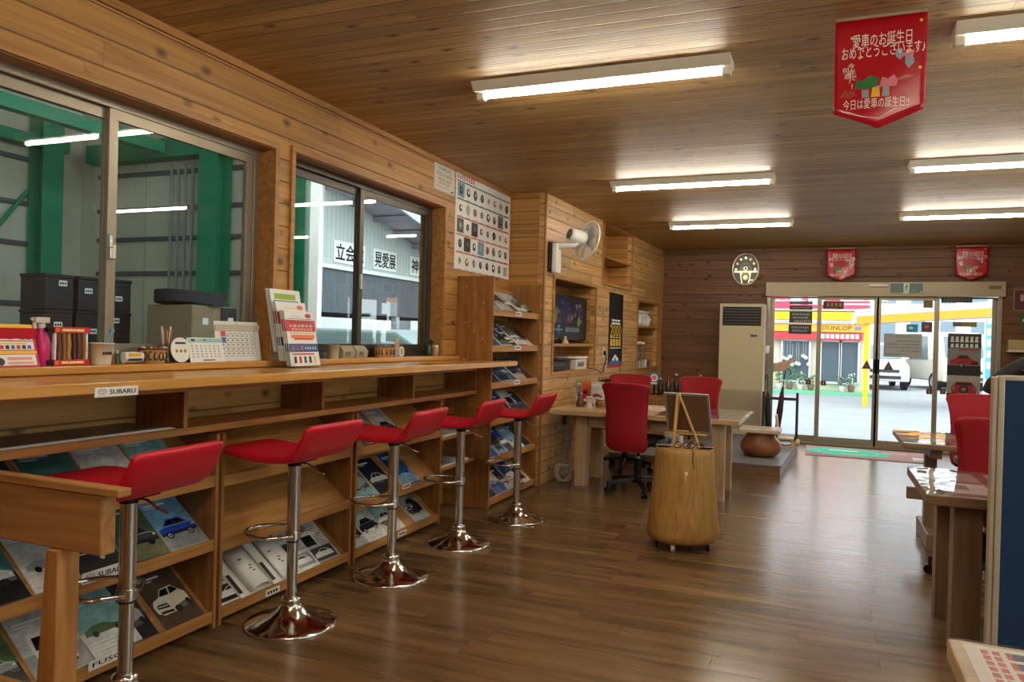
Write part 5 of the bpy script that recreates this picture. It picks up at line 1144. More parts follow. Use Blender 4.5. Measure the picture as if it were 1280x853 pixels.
def full(mb, w, H_):
    mb.text('愛車のお誕生日', .058, .02*w, -.085, 0, 0, fit=w*.64); mb.text('おめでとうございます♪', .054, 0.01, -.128, 0, 0, fit=w*.90)
    for k, c in enumerate('今年で'): mb.text(c, .026, -.31*w+.004*k, -.18-.024*k, 0, 0)
    for k, c in enumerate('何歳??'): mb.text(c, .026, -.37*w+.008*k, -.195-.022*k, 0, 0)
    mb.text('今日は愛車の誕生日!!', .044, -.01, -.335, 0, 0, fit=w*.72)
    mb.poly([(-.085, -.275), (-.08, -.235), (-.06, -.245), (-.03, -.225), (0, -.24), (-.01, -.275)], 0, 2); mb.poly([(.0, -.275), (.01, -.235), (.03, -.245), (.05, -.23), (.065, -.25), (.06, -.275)], 0, 3)
    mb.rect(-.06, -.312, -.035, -.28, 0, 4); mb.poly([(-.028, -.312), (-.024, -.275), (0, -.268), (.004, -.312)], 0, 1); mb.poly([(.01, -.312), (.014, -.27), (.035, -.275), (.036, -.312)], 0, 4)
    mb.poly([(.055, -.135), (.075, -.13), (.085, -.16), (.07, -.175), (.055, -.16)], 0, 4); mb.poly([(.09, -.165), (.115, -.16), (.12, -.19), (.10, -.21), (.088, -.19)], 0, 4); mb.poly([(.08, -.15), (.12, -.14), (.115, -.165), (.09, -.17)], 0, 3)
    for x, y in ((.14, -.03), (-.10, -.07), (.095, -.145), (.14, -.21), (-.07, -.15)): mb.disc(x, y, .006, None, 0, 1, 8)
    mb.poly([(-.14, -.30), (-.12, -.27), (-.11, -.285), (-.09, -.275), (-.08, -.30), (-.10, -.305)], 0, 5); mb.poly([(.05, -.255), (.09, -.235), (.13, -.24), (.10, -.255)], 0, 5)
    mb.tube([(-.13, -.36, 0), (-.06, -.385, 0), (0, -.395, 0), (.06, -.36, 0)], .0012, 4)
pennant('large red pennant with white lettering hanging from the ceiling', .018, 3.27, .323, 2.60, 2.235, 2.165, [full])
pennant('small red pennant above the left half of the glass door', .035, 10.72, .345, 2.575, 2.235, 2.16, [full])
pennant('small red pennant above the right half of the glass door', 1.50, 10.72, .345, 2.575, 2.235, 2.16, [full])
t = thing('framed_print', 'dark red framed print on the back wall at the right edge', 'framed print', (2.27, YB-.0005, 1.80)); b = MB(BW(-.13, 0, 0)); b.box(0, 0, 0, .26, .265, .02); b.build('frame', C((150, 120, 110)), t, .003); b = MB(BW(-.13, 0, 0)); b.rect(.012, .012, .248, .253, .0205, 0); b.rect(.07, .12, .2, .2, .021, 1); b.build('print', [C((86, 14, 26)), C((190, 150, 150))], t)
t = thing('wall_shelf_box', 'pale shelf box on the back wall under the red framed print', 'box', (2.30, YB-.001, 1.30)); b = MB(); b.box(-.21, -.16, .03, .3, 0, .15); b.build('box_body', C((186, 160, 116)), t, .004); b = MB(); b.box(-.22, -.18, 0, .31, 0, .028); b.build('ledge', 'offwhite', t, .004)
t = thing('green_sign', 'small green sign on the back wall below the red framed print', 'sign', (2.30, YB-.0005, 1.62)); b = MB(BW(-.08, 0, 0)); b.box(0, 0, 0, .16, .13, .01); b.rect(.02, .05, .14, .08, .0105, 1); b.build('sign_plate', [C((30, 90, 50)), 'offwhite'], t)

# ------------------------------------------------------------------ stickers on the glass door
def sticker(name, label, cat, x0, x1, z0, z1, mats, draw=None, leaf=False, group=None):
    y = (YB+.03 if leaf else YB+.09)-.0052; b = MB(BW(x0, y, z0)); w, h = x1-x0, z1-z0; b.box(0, 0, 0, w, h, .001, 0)
    if draw: draw(b, w, h)
    return tag(b.build(name, mats), label, cat, group)
def lines(n, m=1, top=.85, gap=.16, x0=.12, x1=.88):
    def d(b, w, h):
        for k in range(n): b.glyphs(w*(x0+.04*(k % 3)), h*(top-gap*k)-min(h*.22, .03), w*(x1-x0-.1*(k % 2)), min(h*.22, .03), max(3, int(w/.03)), .0014, m, k)
    return d
dk = C((34, 38, 52), .4); wh = C((214, 216, 220), .4); br = C((92, 44, 36), .4)
sticker('door_notice', 'short dark notice strip at the top of the left glass panel', 'notice', -.415, -.125, 1.865, 1.905, [dk, wh], lines(1, 1, .6, .2), False, 'dark notices on the left glass panel')
sticker('door_notice', 'dark notice just under the top strip on the left glass panel', 'notice', -.415, -.125, 1.79, 1.85, [dk, wh], lines(1, 1, .6), False, 'dark notices on the left glass panel')
sticker('door_notice', 'large dark notice with two text lines on the left glass panel', 'notice', -.415, -.125, 1.615, 1.77, [dk, wh], lines(3, 1, .86, .30), False, 'dark notices on the left glass panel')
sticker('door_notice', 'lowest dark notice of the stack on the left glass panel', 'notice', -.42, -.13, 1.465, 1.595, [dk, wh], lines(2, 1, .8, .34), False, 'dark notices on the left glass panel')
sticker('opening_sticker', 'black and gold sticker at the top of the left door leaf', 'sticker', .005, .255, 1.80, 1.905, [C((40, 30, 16)), C((170, 130, 60))], lambda b, w, h: [b.rect(w*(.18+.2*k), h*.35, w*(.30+.2*k), h*.8, .0014, 1) for k in range(4)]+[b.rect(w*.1, h*.12, w*.7, h*.2, .0014, 1)], True)
sticker('gold_sticker', 'square gold sticker at the top of the right door leaf', 'sticker', 1.18, 1.285, 1.83, 1.925, [C((150, 120, 60)), C((110, 84, 36))], lines(2, 1, .8, .3), True)
sticker('cyan_sticker', 'cyan sticker in the right door leaf', 'sticker', .995, 1.125, 1.515, 1.62, [C((20, 170, 224)), 'white'], lambda b, w, h: b.disc(w*.4, h*.55, w*.2, h*.18, .0014, 1), True)
sticker('maroon_sticker', 'square maroon sticker in the right door leaf', 'sticker', 1.165, 1.285, 1.52, 1.65, [br, C((176, 120, 110))], lambda b, w, h: b.rect(w*.3, h*.4, w*.7, h*.7, .0014, 1), True)
sticker('notice_sheet', 'grey printed notice sheet on the right door leaf', 'notice', .74, 1.175, 1.195, 1.495, [C((176, 182, 182), .5), ink, red], lambda b, w, h: [b.glyphs(w*.3, h*.84, w*.45, h*.08, 6, .0014, 2)]+[b.glyphs(w*(.34 if k in (0, 3) else .05), h*(.66-.14*k), w*(.60 if k in (0, 3) else .9), h*.07, 11 if k in (0, 3) else 16, .0014, 1, k) for k in range(4)]+[b.glyphs(w*.05, h*.08, w*.45, h*.07, 8, .0014, 1)], True)
sticker('dark_banner_strip', 'dark lettered strip at the top of the right glass panel', 'sign', 1.385, 1.725, 1.90, 1.985, [C((44, 40, 40), .4), C((150, 140, 140))], lambda b, w, h: [b.rect(w*(.06+.112*k), h*.25, w*(.145+.112*k), h*.7, .0014, 1) for k in range(8)])
def carposter(b, w, h):
    z = .0014; b.rect(0, h*.37, w, h*.78, z, 1); b.rect(0, 0, w, h*.28, z, 2); b.rect(0, h*.37, w, h*.52, z+.0002, 3); b.rect(0, 0, w, h*.10, z+.0002, 3); b.rect(0, h*.28, w, h*.37, z, 6)
    for r_, (y, hh) in enumerate(((.87, .085), (.79, .055))):
        for k in range(6): b.poly([(w*(.08+.145*k), h*y), (w*(.10+.145*k), h*(y+hh)), (w*(.19+.145*k), h*(y+hh)), (w*(.17+.145*k), h*(y+hh*.55)), (w*(.20+.145*k), h*y)], z+.0004, 4)
    b.rect(w*.35, h*.745, w*.95, h*.765, z+.0004, 5)
    P = lambda q, m, dz=.0006: b.poly([(x*w, y*h) for x, y in q], z+dz, m)
    P([(.08, .53), (.10, .60), (.25, .625), (.36, .68), (.60, .68), (.72, .62), (.92, .59), (.94, .53)], 5); P([(.28, .625), (.38, .67), (.57, .67), (.66, .625)], 3, .0009); P([(.70, .535), (.72, .58), (.92, .575), (.93, .535)], 3, .0009)
    b.disc(.42*w, .53*h, .10*w, .045*h, z+.001, 3, 16); b.disc(.42*w, .53*h, .06*w, .027*h, z+.0012, 7, 12)
    P([(.15, .09), (.13, .19), (.22, .24), (.28, .275), (.74, .275), (.80, .24), (.90, .19), (.88, .09)], 5); P([(.26, .225), (.31, .265), (.71, .265), (.77, .225)], 3, .0009); b.disc(.51*w, .165*h, .14*w, .055*h, z+.001, 3, 18); b.disc(.51*w, .165*h, .08*w, .032*h, z+.0012, 7, 14); P([(.2, .06), (.2, .10), (.84, .10), (.84, .06)], 3, .0009)
    for s in (.2, .83): b.rect((s-.04)*w, .15*h, (s+.04)*w, .2*h, z+.001, 7)
sticker('car_poster', 'dark poster with two red off-road cars on the right glass panel', 'poster', 1.47, 1.835, .68, 1.515, [C((50, 50, 52)), C((130, 132, 130)), C((160, 160, 158)), C((20, 20, 22)), C((226, 224, 220)), C((168, 26, 34)), C((176, 170, 158)), C((120, 118, 116))], carposter)
sticker('hanging_card', 'grey and olive card above the car poster on the right glass panel', 'card', 1.52, 1.78, 1.60, 1.66, [C((110, 110, 112)), C((150, 140, 60))], lambda b, w, h: b.rect(w*.4, 0, w, h, .0014, 1))
for k, (x, z, leaf, lb) in enumerate(((-.185, .795, False, 'small maroon square sticker on the left fixed panel, low beside the door leaf'), (.005, .79, True, 'small maroon square sticker low on the left door leaf'), (1.24, .74, True, 'small maroon square sticker low on the right door leaf'), (1.40, .745, False, 'small maroon square sticker low on the right fixed panel'))):
    sticker('square_sticker', lb, 'sticker', x, x+.062, z, z+.065, [br, C((214, 180, 170))], lambda b, w, h: b.rect(w*.42, h*.25, w*.6, h*.75, .0014, 1), leaf, 'small square stickers on the glass')
for k, x in enumerate((.49, .745)):
    b = MB(BW(x, YB+.03-.0052, 1.03)); b.prism([(0, 0), (.115, 0), (.0575, .115)], 0, .001, 0); b.poly([(.03, .02), (.085, .02), (.0575, .07)], .0014, 1); tag(b.build('warning_triangle', [C((100, 52, 40)), C((140, 84, 66))]), 'brown triangular sticker on the %s door leaf beside the handles' % ('left', 'right')[k], 'sticker', 'triangular stickers on the door leaves')
b = MB(BW(-.64, YB+.09-.0052, .90)); b.prism([(0, .02), (.0, .15), (.07, .17), (.075, .05)], 0, .001, 1); b.prism([(.0, .04), (.0, .12), (.025, .12), (.025, .04)], .0011, .0015, 2); b.prism([(.07, .05), (.075, .165), (.15, .19), (.21, .205), (.31, .245), (.335, .235), (.30, .205), (.24, .175), (.235, .13), (.21, .10), (.215, .075), (.16, .05)], 0, .001, 0)
for k in range(3): b.tube([(.20+.01*k, .165-.03*k, .0012), (.25-.012*k, .17-.032*k, .0012)], .0015, 4, 3)
tag(b.build('pointing_hand_sticker', [C((222, 170, 140), .5), C((150, 190, 160)), red, C((170, 110, 90))]), 'cut-out sticker of a hand pointing right on the left glass panel', 'sticker')

# ------------------------------------------------------------------ outdoors in front
b = MB(); b.box(-60, YB+.14, -.12, 60, 120, -.04); struct(b.build('ground', planks('asphalt', 'X', 'Y', 5., (.26, .275, .275), (.33, .345, .345), .9, .002, 9., 0, 3, .06)))
def car(label, x, y, z, rz, bodyc, L=3.6, W=1.6, H=1.5, van=False):
    t = thing('van' if van else 'car', label, 'van' if van else 'car', (x, y, z), rz)   # nose towards -y
    if van: prof = [(-L/2, .30), (-L/2, .85), (-L/2+.12, 1.0), (-L/2+.42, H*.96), (-L/2+.7, H), (L/2-.06, H), (L/2, H-.1), (L/2, .30)]
    else: prof = [(-L/2, .28), (-L/2-.02, .62), (-L/2+.12, .80), (-L/2+.85, .95), (-L/2+1.45, H-.06), (-L/2+1.9, H), (L/2-.75, H-.02), (L/2-.15, 1.0), (L/2, .9), (L/2, .28)]
    b = MB()
    b.loft([[(xx, py, pz if pz < .9 else .9+(pz-.9)) for py, pz in prof] for xx in (-W/2, W/2)], 0, False); b.build('body', bodyc, t, .05, 3)
    ws = MB()
    if van: ws.add([(-W/2+.12, -L/2+.155, 1.07), (W/2-.12, -L/2+.155, 1.07), (W/2-.18, -L/2+.385, H*.92), (-W/2+.18, -L/2+.385, H*.92)], [(0, 1, 2, 3)])
    else: ws.add([(-W/2+.12, -L/2+.87, .99), (W/2-.12, -L/2+.87, .99), (W/2-.2, -L/2+1.40, H-.08), (-W/2+.2, -L/2+1.40, H-.08)], [(0, 1, 2, 3)])
    o = ws.build('windscreen', C((120, 132, 138), .1), t); s = o.modifiers.new('thick', 'SOLIDIFY'); s.thickness = .03; s.offset = 0
    for sx in (-1, 1):
        for yy in ((-L/2+.62), (L/2-.62)):
            w = MB(); w.cyl((sx*(W/2-.16), yy, .28), (sx*(W/2+.01), yy, .28), .28, n=22); w.cyl((sx*(W/2-.02), yy, .28), (sx*(W/2+.02), yy, .28), .17, n=16, m=1); w.build('wheel', [C((26, 26, 28), .7), 'brushed'], t)
        w = MB(); w.add([(sx*(W/2+.004), -L/2+(1.0 if van else 1.35), .98), (sx*(W/2+.004), L/2-(.3 if van else .7), .98), (sx*(W/2+.004), L/2-(.35 if van else .95), H-.14), (sx*(W/2+.004), -L/2+(1.05 if van else 1.75), H-.14)], [(0, 1, 2, 3)])
        o = w.build('side_window', C((120, 132, 138), .1), t); s = o.modifiers.new('thick', 'SOLIDIFY'); s.thickness = .02; s.offset = 0
        h = MB(); h.box(sx*(W/2-.34), -L/2-.03, .62, sx*(W/2-.06), -L/2+.04, .76); h.build('headlight', C((220, 226, 230), .1), t, .02)
        m_ = MB(); m_.box(sx*(W/2), -L/2+(.5 if van else 1.25), .98, sx*(W/2+.14), -L/2+(.6 if van else 1.35), 1.12); m_.build('mirror', bodyc, t, .02)
    g = MB(); g.box(-W/2+.25, -L/2-.035, .36, W/2-.25, -L/2+.02, .46); g.box(-W/2+.3, -L/2-.03, .56, W/2-.3, -L/2+.02, .66); g.build('grille', C((50, 54, 58), .4), t)
    p = MB(); p.box(-.17, -L/2-.05, .47, .17, -L/2-.036, .56); p.build('number_plate', 'white', t)
    return t
GZ = -.04
car('white car parked facing the door across the road', 1.62, 28.6, GZ, .05, C((236, 238, 238), .2), 3.9, 1.72, 1.5)
car('cream kei van parked beside the white car across the road', 3.75, 29.4, GZ, .35, C((222, 214, 196), .25), 3.3, 1.5, 1.9, True)
# tyre shop across the road
t = thing('shop_building', 'shop with red, yellow and orange sign bands across the road', 'shop', (-3.0, 23, GZ)); T = Matrix.Translation((3.0, -23, -GZ))
pinkr, yl, orr, gy = C((236, 70, 96), .5), C((255, 220, 10), .5), C((250, 180, 60), .5), C((140, 136, 150), .5)
b = MB(T); b.box(-9, 23.2, GZ, 1.25, 26.2, 3.6); b.build('walls', C((236, 226, 200), .6), t)
b = MB(T @ BW(-9, 23.0, 0)); w = 10.2; b.box(0, 2.30, -.2, w, 3.5, 0, 0)
for x0, x1 in ((7.55, 8.15), (8.45, 8.62), (9.05, 9.25), (9.32, 9.55), (5.2, 6.9), (3, 4.6), (1, 2.5)): b.rect(x0, 2.46, x1, 3.3, .004, 1)
b.rect(0, 2.34, w, 2.46, .003, 1); b.rect(9.05, 2.5, 10.2, 2.9, .003, 1)
b.build('top_sign', ['white', pinkr], t)
b = MB(T @ BW(-9, 22.95, 0)); b.box(0, 2.04, -.2, w, 2.25, 0, 0); b.build('yellow_band', yl, t)
b = MB(T @ BW(-9, 22.9, 0)); b.box(0, 1.93, -.2, w, 2.02, 0, 0); b.rect(0, 1.955, w, 1.975, .004, 1); b.build('grey_band', ['white', gy], t)
b = MB(T @ BW(-9, 22.95, 0)); b.box(0, 1.70, -.2, w, 1.92, 0, 0); b.text('DUNLOP', .17, 9.38, 1.815, .005, 1, fit=.75); b.rect(9.83, 1.76, 10.0, 1.86, .005, 2); b.text('DUNLOP', .17, 5.2, 1.815, .005, 1, fit=.75); b.build('orange_band', [orr, 'black', gy], t)
b = MB(T @ BW(-9, 22.92, 0)); b.box(7.2, 1.48, -.2, 10.02, 1.68, 0, 0)
for k in range(8): b.rect(8.98+.125*k, 1.52, 9.07+.125*k, 1.64, .004, 1)
b.build('red_sign', [C((226, 60, 66), .5), 'white'], t)
for x0, x1 in ((-4.6, -1.6), (-1.05, -.30), (-.02, .48), (.50, .96)):
    b = MB(T); b.box(x0, 23.12, .28, x1, 23.20, 1.45); f = b.build('window', C((96, 110, 118), .15), t); 
    b = MB(T)
    for x in (x0, x1): b.box(x-.025, 23.08, .26, x+.025, 23.12, 1.47)
    b.box(x0, 23.08, .26, x1, 23.12, .31); b.box(x0, 23.08, 1.43, x1, 23.12, 1.47); b.build('window_frame', 'white', f)
b = MB(T); b.box(-9, 22.6, GZ, 1.4, 23.19, .06); b.build('green_kerb', C((120, 196, 150), .7), t)
rr = random.Random(21)
for k, (x, h, c) in enumerate(((-1.38, .35, 'white'), (-1.10, .5, 'green'), (-.81, .75, 'green'), (-.53, .4, 'white'), (-.25, .3, 'pink'), (.55, .3, 'purple'), (.78, .45, 'white'), (-.9, 1.05, 'pale'))):
    if k == 7: continue
    t = thing('potted_plant', '%s potted plant in front of the shop across the road, %s in the row' % ({'white': 'white-flowered', 'green': 'leafy green', 'pink': 'pink-flowered', 'purple': 'purple-flowered'}[c], ('first', 'second', 'third', 'fourth', 'fifth', 'sixth', 'last')[k]), 'plant', (x, 22.8, .0605), 0, 'potted plants before the shop')
    b = MB(); b.lathe([(.07, 0), (.10, .16), (.085, .16), (.001, .14)], 16); b.build('pot', C((196, 186, 176) if k % 2 else (110, 80, 66)), t)
    b = MB()
    for i in range(70):
        p = Vector((max(-.09, min(.09, rr.gauss(0, .06))), max(-.08, min(.08, rr.gauss(0, .05))), .15+rr.uniform(.0, h*.8))); d = Vector((rr.uniform(-1, 1), rr.uniform(-1, 1), rr.uniform(-.2, 1))).normalized(); s_ = d.orthogonal().normalized()*.022; b.add([p, p+d*.035+s_, p+d*.075, p+d*.035-s_], [(0, 1, 2, 3)], 0 if i % 5 or c == 'green' else 1)
    b.build('foliage', [C((80, 130, 70)), C({'white': (240, 240, 236), 'pink': (236, 140, 170), 'purple': (150, 110, 190), 'green': (150, 190, 90)}[c])], t)
for k in range(9):
    t = thing('ball', 'round white display ball in the shop window, %s of the cluster' % ('first', 'second', 'third', 'fourth', 'fifth', 'sixth', 'seventh', 'eighth', 'ninth')[k], 'ball', (-1.0+.085*k+rr.uniform(-.02, .02), 23.02, .78+.30*rr.random()+GZ), 0, 'white balls in the shop window'); t['label'] = 'white ball hanging in the shop window, %s from the left' % ('first', 'second', 'third', 'fourth', 'fifth', 'sixth', 'seventh', 'eighth', 'ninth')[k]
    b = MB(); b.sphere((0, 0, 0), .055, 0, 8); b.build('ball_body', 'white', t)
    b = MB(); b.cyl((0, 0, .05), (0, 0, .6), .003, n=5); b.build('string', 'white', t)
# filling station canopy
t = thing('station_canopy', 'orange-edged filling station canopy on a yellow post across the road', 'canopy', (.93, 19.0, GZ)); T = Matrix.Translation((-.93, -19, -GZ))
b = MB(T); b.prism([(0, 0)]*0 or [(.72, 18.9), (9, 18.9), (9, 21.5), (.72, 21.5)], 0, .3)
for i, v in enumerate(b.v): b.v[i] = (v[0], v[1], v[2]+GZ*0+1.86+.075*(v[0]+.21)); 
b.build('roof_slab', C((200, 204, 214), .6), t)
b = MB(T @ BW(0, 18.88, 0)); b.add([(.72, 1.82, .0), (9, 2.48, .0), (9, 2.68, .0), (.72, 2.0, .0), (.72, 1.82, -.03), (9, 2.48, -.03), (9, 2.68, -.03), (.72, 2.0, -.03)], [(0, 1, 2, 3), (7, 6, 5, 4), (0, 4, 5, 1), (1, 5, 6, 2), (2, 6, 7, 3), (3, 7, 4, 0)], 0); b.build('orange_fascia', C((252, 160, 40), .5), t)
b = MB(T); b.box(.89, 18.95, GZ, .99, 19.05, 1.90); b.build('post', C((252, 196, 20), .5), t)

def block(label, x0, y0, x1, y1, H, c, rows, cols):
    t = thing('background_building', label, 'building', ((x0+x1)/2, (y0+y1)/2, GZ)); T = Matrix.Translation((-(x0+x1)/2, -(y0+y1)/2, -GZ))
    b = MB(T); b.box(x0, y0, GZ, x1, y1, H); b.build('walls', C(c, .7), t)
    b = MB(T); b.box(x0-.15, y0-.15, H, x1+.15, y1+.15, H+.2); b.build('roof', C((170, 170, 176), .7), t)
    for r_ in range(rows):
        for q in range(cols):
            ww = (x1-x0)/cols; b = MB(T); b.box(x0+ww*(q+.25), y0-.06, 1.4+r_*2.2, x0+ww*(q+.75), y0-.01, 2.7+r_*2.2); b.build('window', C((120, 140, 150), .2), t)
block('white office block with a row of windows behind the canopy', 2.5, 44, 12, 50, 7.0, (240, 242, 242), 2, 7)
block('pale house beside the office block behind the canopy', 13, 42, 20, 48, 4.2, (226, 220, 210), 1, 3)
for k, (x, c) in enumerate(((4.45, (80, 180, 230)), (4.72, (250, 210, 60)), (4.98, (90, 190, 100)), (5.22, (236, 120, 160)), (5.46, (240, 150, 60)))):
    t = thing('advertising_flag', '%s advertising flag standing across the road' % ('blue', 'yellow', 'green', 'pink', 'orange')[k], 'flag', (x, 26, GZ), 0, 'advertising flags across the road')
    b = MB(); b.cyl((0, 0, 0), (0, 0, 2.6), .02, n=8); b.build('pole', 'white', t)
    b = MB(); b.box(0, -.004, .5, .22, .004, 2.5); 
    b.M = BW(0, -.0045, 0)
    for j in range(5): b.rect(.05, .8+.33*j, .17, 1.0+.33*j, .001, 1)
    b.build('cloth', [C(c, .6), 'white'], t)

# ------------------------------------------------------------------ workshop beyond the left windows
b = MB(); b.box(-40, -12, -.12, -2.84, 120, -.04); struct(b.build('ground', C((150, 152, 148), .9)))
pan = planks('workshop_wall_sheets', 'Z', 'Y', 1.0, (.50, .48, .38), (.60, .575, .46), .6, .006, 9, 0, 4, .12)
pan2 = planks('workshop_wall_sheets_end', 'Z', 'X', 1.0, (.50, .48, .38), (.60, .575, .46), .6, .006, 9, 0, 4, .12)
b = MB(); b.box(-8.2, -3, GZ, -8.0, 6.5, 3.78); struct(b.build('workshop_wall_far', pan))
b = MB(); b.box(-8.0, 6.3, GZ, -4.85, 6.5, 3.78); b.box(-4.85, 6.3, 3.4, -2.84, 6.5, 4.1); struct(b.build('workshop_wall_end', pan2))
b = MB(); b.prism([(-8.2, -3), (-2.84, -3), (-2.84, 6.5), (-8.2, 6.5)], 0, .06)
for i, v in enumerate(b.v): b.v[i] = (v[0], v[1], v[2]+3.78+.12*(v[0]+8.2))
struct(b.build('workshop_roof', planks('roof_sheets', 'X', 'Y', .6, (.30, .30, .26), (.42, .42, .36), .7, .03, 9, 0, 4, .2)))
b = MB(); b.box(-8.2, -3.1, GZ, -2.84, -3, 4.6); struct(b.build('added_workshop_wall_near', pan2))  # unseen wall added to cut the daylight inside the workshop
green = C((24, 138, 102), .5)
def column(label, x, y, along):
    t = thing('steel_column', label, 'column', (x, y, GZ)); b = MB()
    if along == 'x': b.box(-.12, -.11, 0, .12, -.098, 3.70); b.box(-.12, .098, 0, .12, .11, 3.70); b.box(-.006, -.098, 0, .006, .098, 3.70)
    else: b.box(-.11, -.12, 0, -.098, .12, 3.70); b.box(.098, -.12, 0, .11, .12, 3.70); b.box(-.098, -.006, 0, .098, .006, 3.70)
    b.build('shaft', green, t); b = MB(); b.box(-.16, -.16, 0, .16, .16, .02); b.build('base_plate', green, t)
column('green steel column in the workshop corner, left window pane', -7.85, 5.75, 'y')
column('green steel column behind the right pane of the first window', -5.87, 6.15, 'x')
column('green steel column at the left edge of the second window', -4.92, 6.15, 'x')
gm = C((84, 90, 94), .5)
for k, z in enumerate((1.55, 2.19, 2.62, 3.10)):
    b = MB(); b.box(-8.0, -3, z-.022, -7.95, 6.0, z+.022); tag(b.build('wall_girt', gm), 'dark horizontal steel girt on the far workshop wall, %s' % ('lowest', 'second lowest', 'second highest', 'highest')[k], 'girt', 'girts on the workshop walls')
for k, z in enumerate((1.92, 2.30, 2.63, 3.02)):
    b = MB(); b.box(-7.70, 6.262, z-.022, -4.85, 6.2995, z+.022); tag(b.build('wall_girt', gm), 'dark horizontal steel girt on the end workshop wall, %s' % ('lowest', 'second lowest', 'second highest', 'highest')[k], 'girt', 'girts on the workshop walls')
b = MB(); b.tube([(-7.93, 4.6, 1.40), (-7.93, 5.60, 2.75)], .022, 8); tag(b.build('brace_rod', green), 'green diagonal brace rod on the workshop wall', 'brace')
for k, (x0, z0) in enumerate(((-6.5, 3.22), (-7.9, 3.30))):
    b = MB(); b.box(x0-.06, -2.9, z0-.06, x0+.06, 6.02, z0+.06); tag(b.build('roof_beam', green), 'green beam running along the %s under the workshop roof' % ('middle', 'far wall')[k], 'beam', 'workshop roof beams')
b = MB(); b.box(-7.7, 6.10, 3.14, -2.9, 6.28, 3.34); tag(b.build('roof_beam', green), 'green beam crossing the top of the end workshop wall', 'beam', 'workshop roof beams')
b = MB()
for k in range(7): b.box(-6.60+.10*k, 6.250, 1.2, -6.57+.10*k, 6.2605, 3.1)
tag(b.build('ribbed_light_panel', C((150, 156, 156), .25)), 'translucent ribbed strip panel on the end workshop wall', 'panel')
# stacks of dark labelled crates
lv = ('on the floor', 'second layer up', 'third layer up', 'fourth layer up', 'fifth layer up', 'top layer')
for q in range(4):
    for l in range(6):
        if (q, l) in ((3, 5), (3, 4)): continue
        hh = .296; t = thing('storage_crate', 'dark storage crate in the %s stack in the workshop, %s' % (('leftmost', 'second', 'third', 'right-end')[q], lv[l]), 'crate', (-6.05+rnd.uniform(-.015, .015), 4.47+.285*q, GZ+.0005+l*(hh+.002)), rnd.uniform(-.02, .02), 'dark crates stacked in the workshop')
        b = MB(); b.box(-.15, -.13, 0, .15, .13, hh-.03); b.build('crate_body', C((26, 32, 42), .5), t, .008)
        b = MB(); b.box(-.156, -.135, hh-.03, .156, .135, hh); b.build('lid', C((18, 23, 32), .5), t, .006)
        b = MB(LW(.1505, -.07+.03*((q+l) % 3), .10+.05*((q*2+l) % 3))); b.rect(0, 0, .075, .045, .0005, 0)
        for k in range(3): b.rect(.008+.021*k, .012, .024+.021*k, .032, .0009, 1)
        b.build('paper_label', ['white', ink], t)
t = thing('covered_bench', 'workbench with dark drooping cover and tan board in the workshop', 'workbench', (-5.42, 5.36, GZ)); 
b = MB(); b.box(-.22, -.24, 0, .31, .26, 1.57); b.build('tan_board', C((150, 128, 100), .6), t, .01)
b = MB(); b.loft([[(xx*.31+.04, yy*.31+.01, z+.03*abs(yy)) for xx, yy in [(cos(q), sin(q)) for q in [2*pi*i/24 for i in range(24)]]] for z in (1.575, 1.62, 1.68)], 0); b.build('cover', C((40, 44, 54), .6), t)
b = MB(LW(.3115, -.12, 1.40)); b.rect(0, 0, .07, .06, 0, 0); b.rect(.30, .02, .37, .07, .012, 0); b.rect(.02, -.2, .09, -.14, 0, 0); b.build('paper_label', 'white', t)
b = MB(LW(.311, .10, .95)); b.box(0, 0, 0, .19, .61, .01); b.build('dark_panel', C((44, 48, 58), .5), t)

# white hall, carport and cars beyond the workshop opening
t = thing('white_hall', 'white corrugated hall with three lettered boards beyond the second window', 'building', (-9.0, 14.5, GZ)); T = Matrix.Translation((9.0, -14.5, -GZ))
b = MB(T @ LW(-9.0, 0, 0)); b.prism([(12.2, 2.62), (19.5, 2.62), (12.2, 4.25)], -3, 0)
b.build('upper_wall', planks('white_ribbed_wall', 'Z', 'Y', .14, (.50, .53, .51), (.56, .59, .57), .6, .05, 9, 0, 4, .02), t)
b = MB(T); b.box(-12, 12.25, 1.72, -9.03, 19.5, 2.62); b.build('dark_shutter', planks('dark_ribbed_sheet', 'Z', 'Y', .09, (.10, .11, .13), (.14, .155, .18), .6, .12, 9, 0, 4, .04), t)
b = MB(T); b.box(-9.03, 12.2, 2.585, -8.96, 19.5, 2.66); b.build('ledge_trim', 'white', t)
b = MB(T); b.box(-9.04, 12.13, GZ, -8.94, 12.2, 4.2); b.build('corner_post', 'white', t)
for y in (15.2, 19.2): b = MB(T); b.box(-9.2, y, GZ, -9.05, y+.12, 1.72); b.build('carport_post', C((180, 184, 186)), t)
def board(b, y0, y1, z0, z1, s):
    b.box(0, 0, 0, y1-y0, z1-z0, .02, 0)
    b.text(s, (z1-z0)*.62, (y1-y0)/2, (z1-z0)/2, .024, 1, fit=(y1-y0)*.86)
for y0, y1, s in ((12.62, 13.72, '立会総'), (14.05, 15.0, '晃愛展'), (15.62, 16.75, '神風日')):
    b = MB(T @ LW(-8.995, y0, 2.72)); b.box(0, 0, 0, y1-y0, .44, .02, 0); [b.text(s, .36, (y1-y0)/2+dx, .22+dz, .024, 1, fit=(y1-y0)*.90) for dx, dz in ((-.007, 0), (.007, .004), (0, -.006))]; b.build('lettered_board', ['white', C((40, 46, 56))], t)
b = MB(T @ LW(0, 0, 0)); b.prism([(11.9, 4.32), (20.5, 2.43), (20.5, 2.51), (11.9, 4.40)], -12.2, -8.05); b.build('eave_roof', C((170, 168, 180), .7), t)
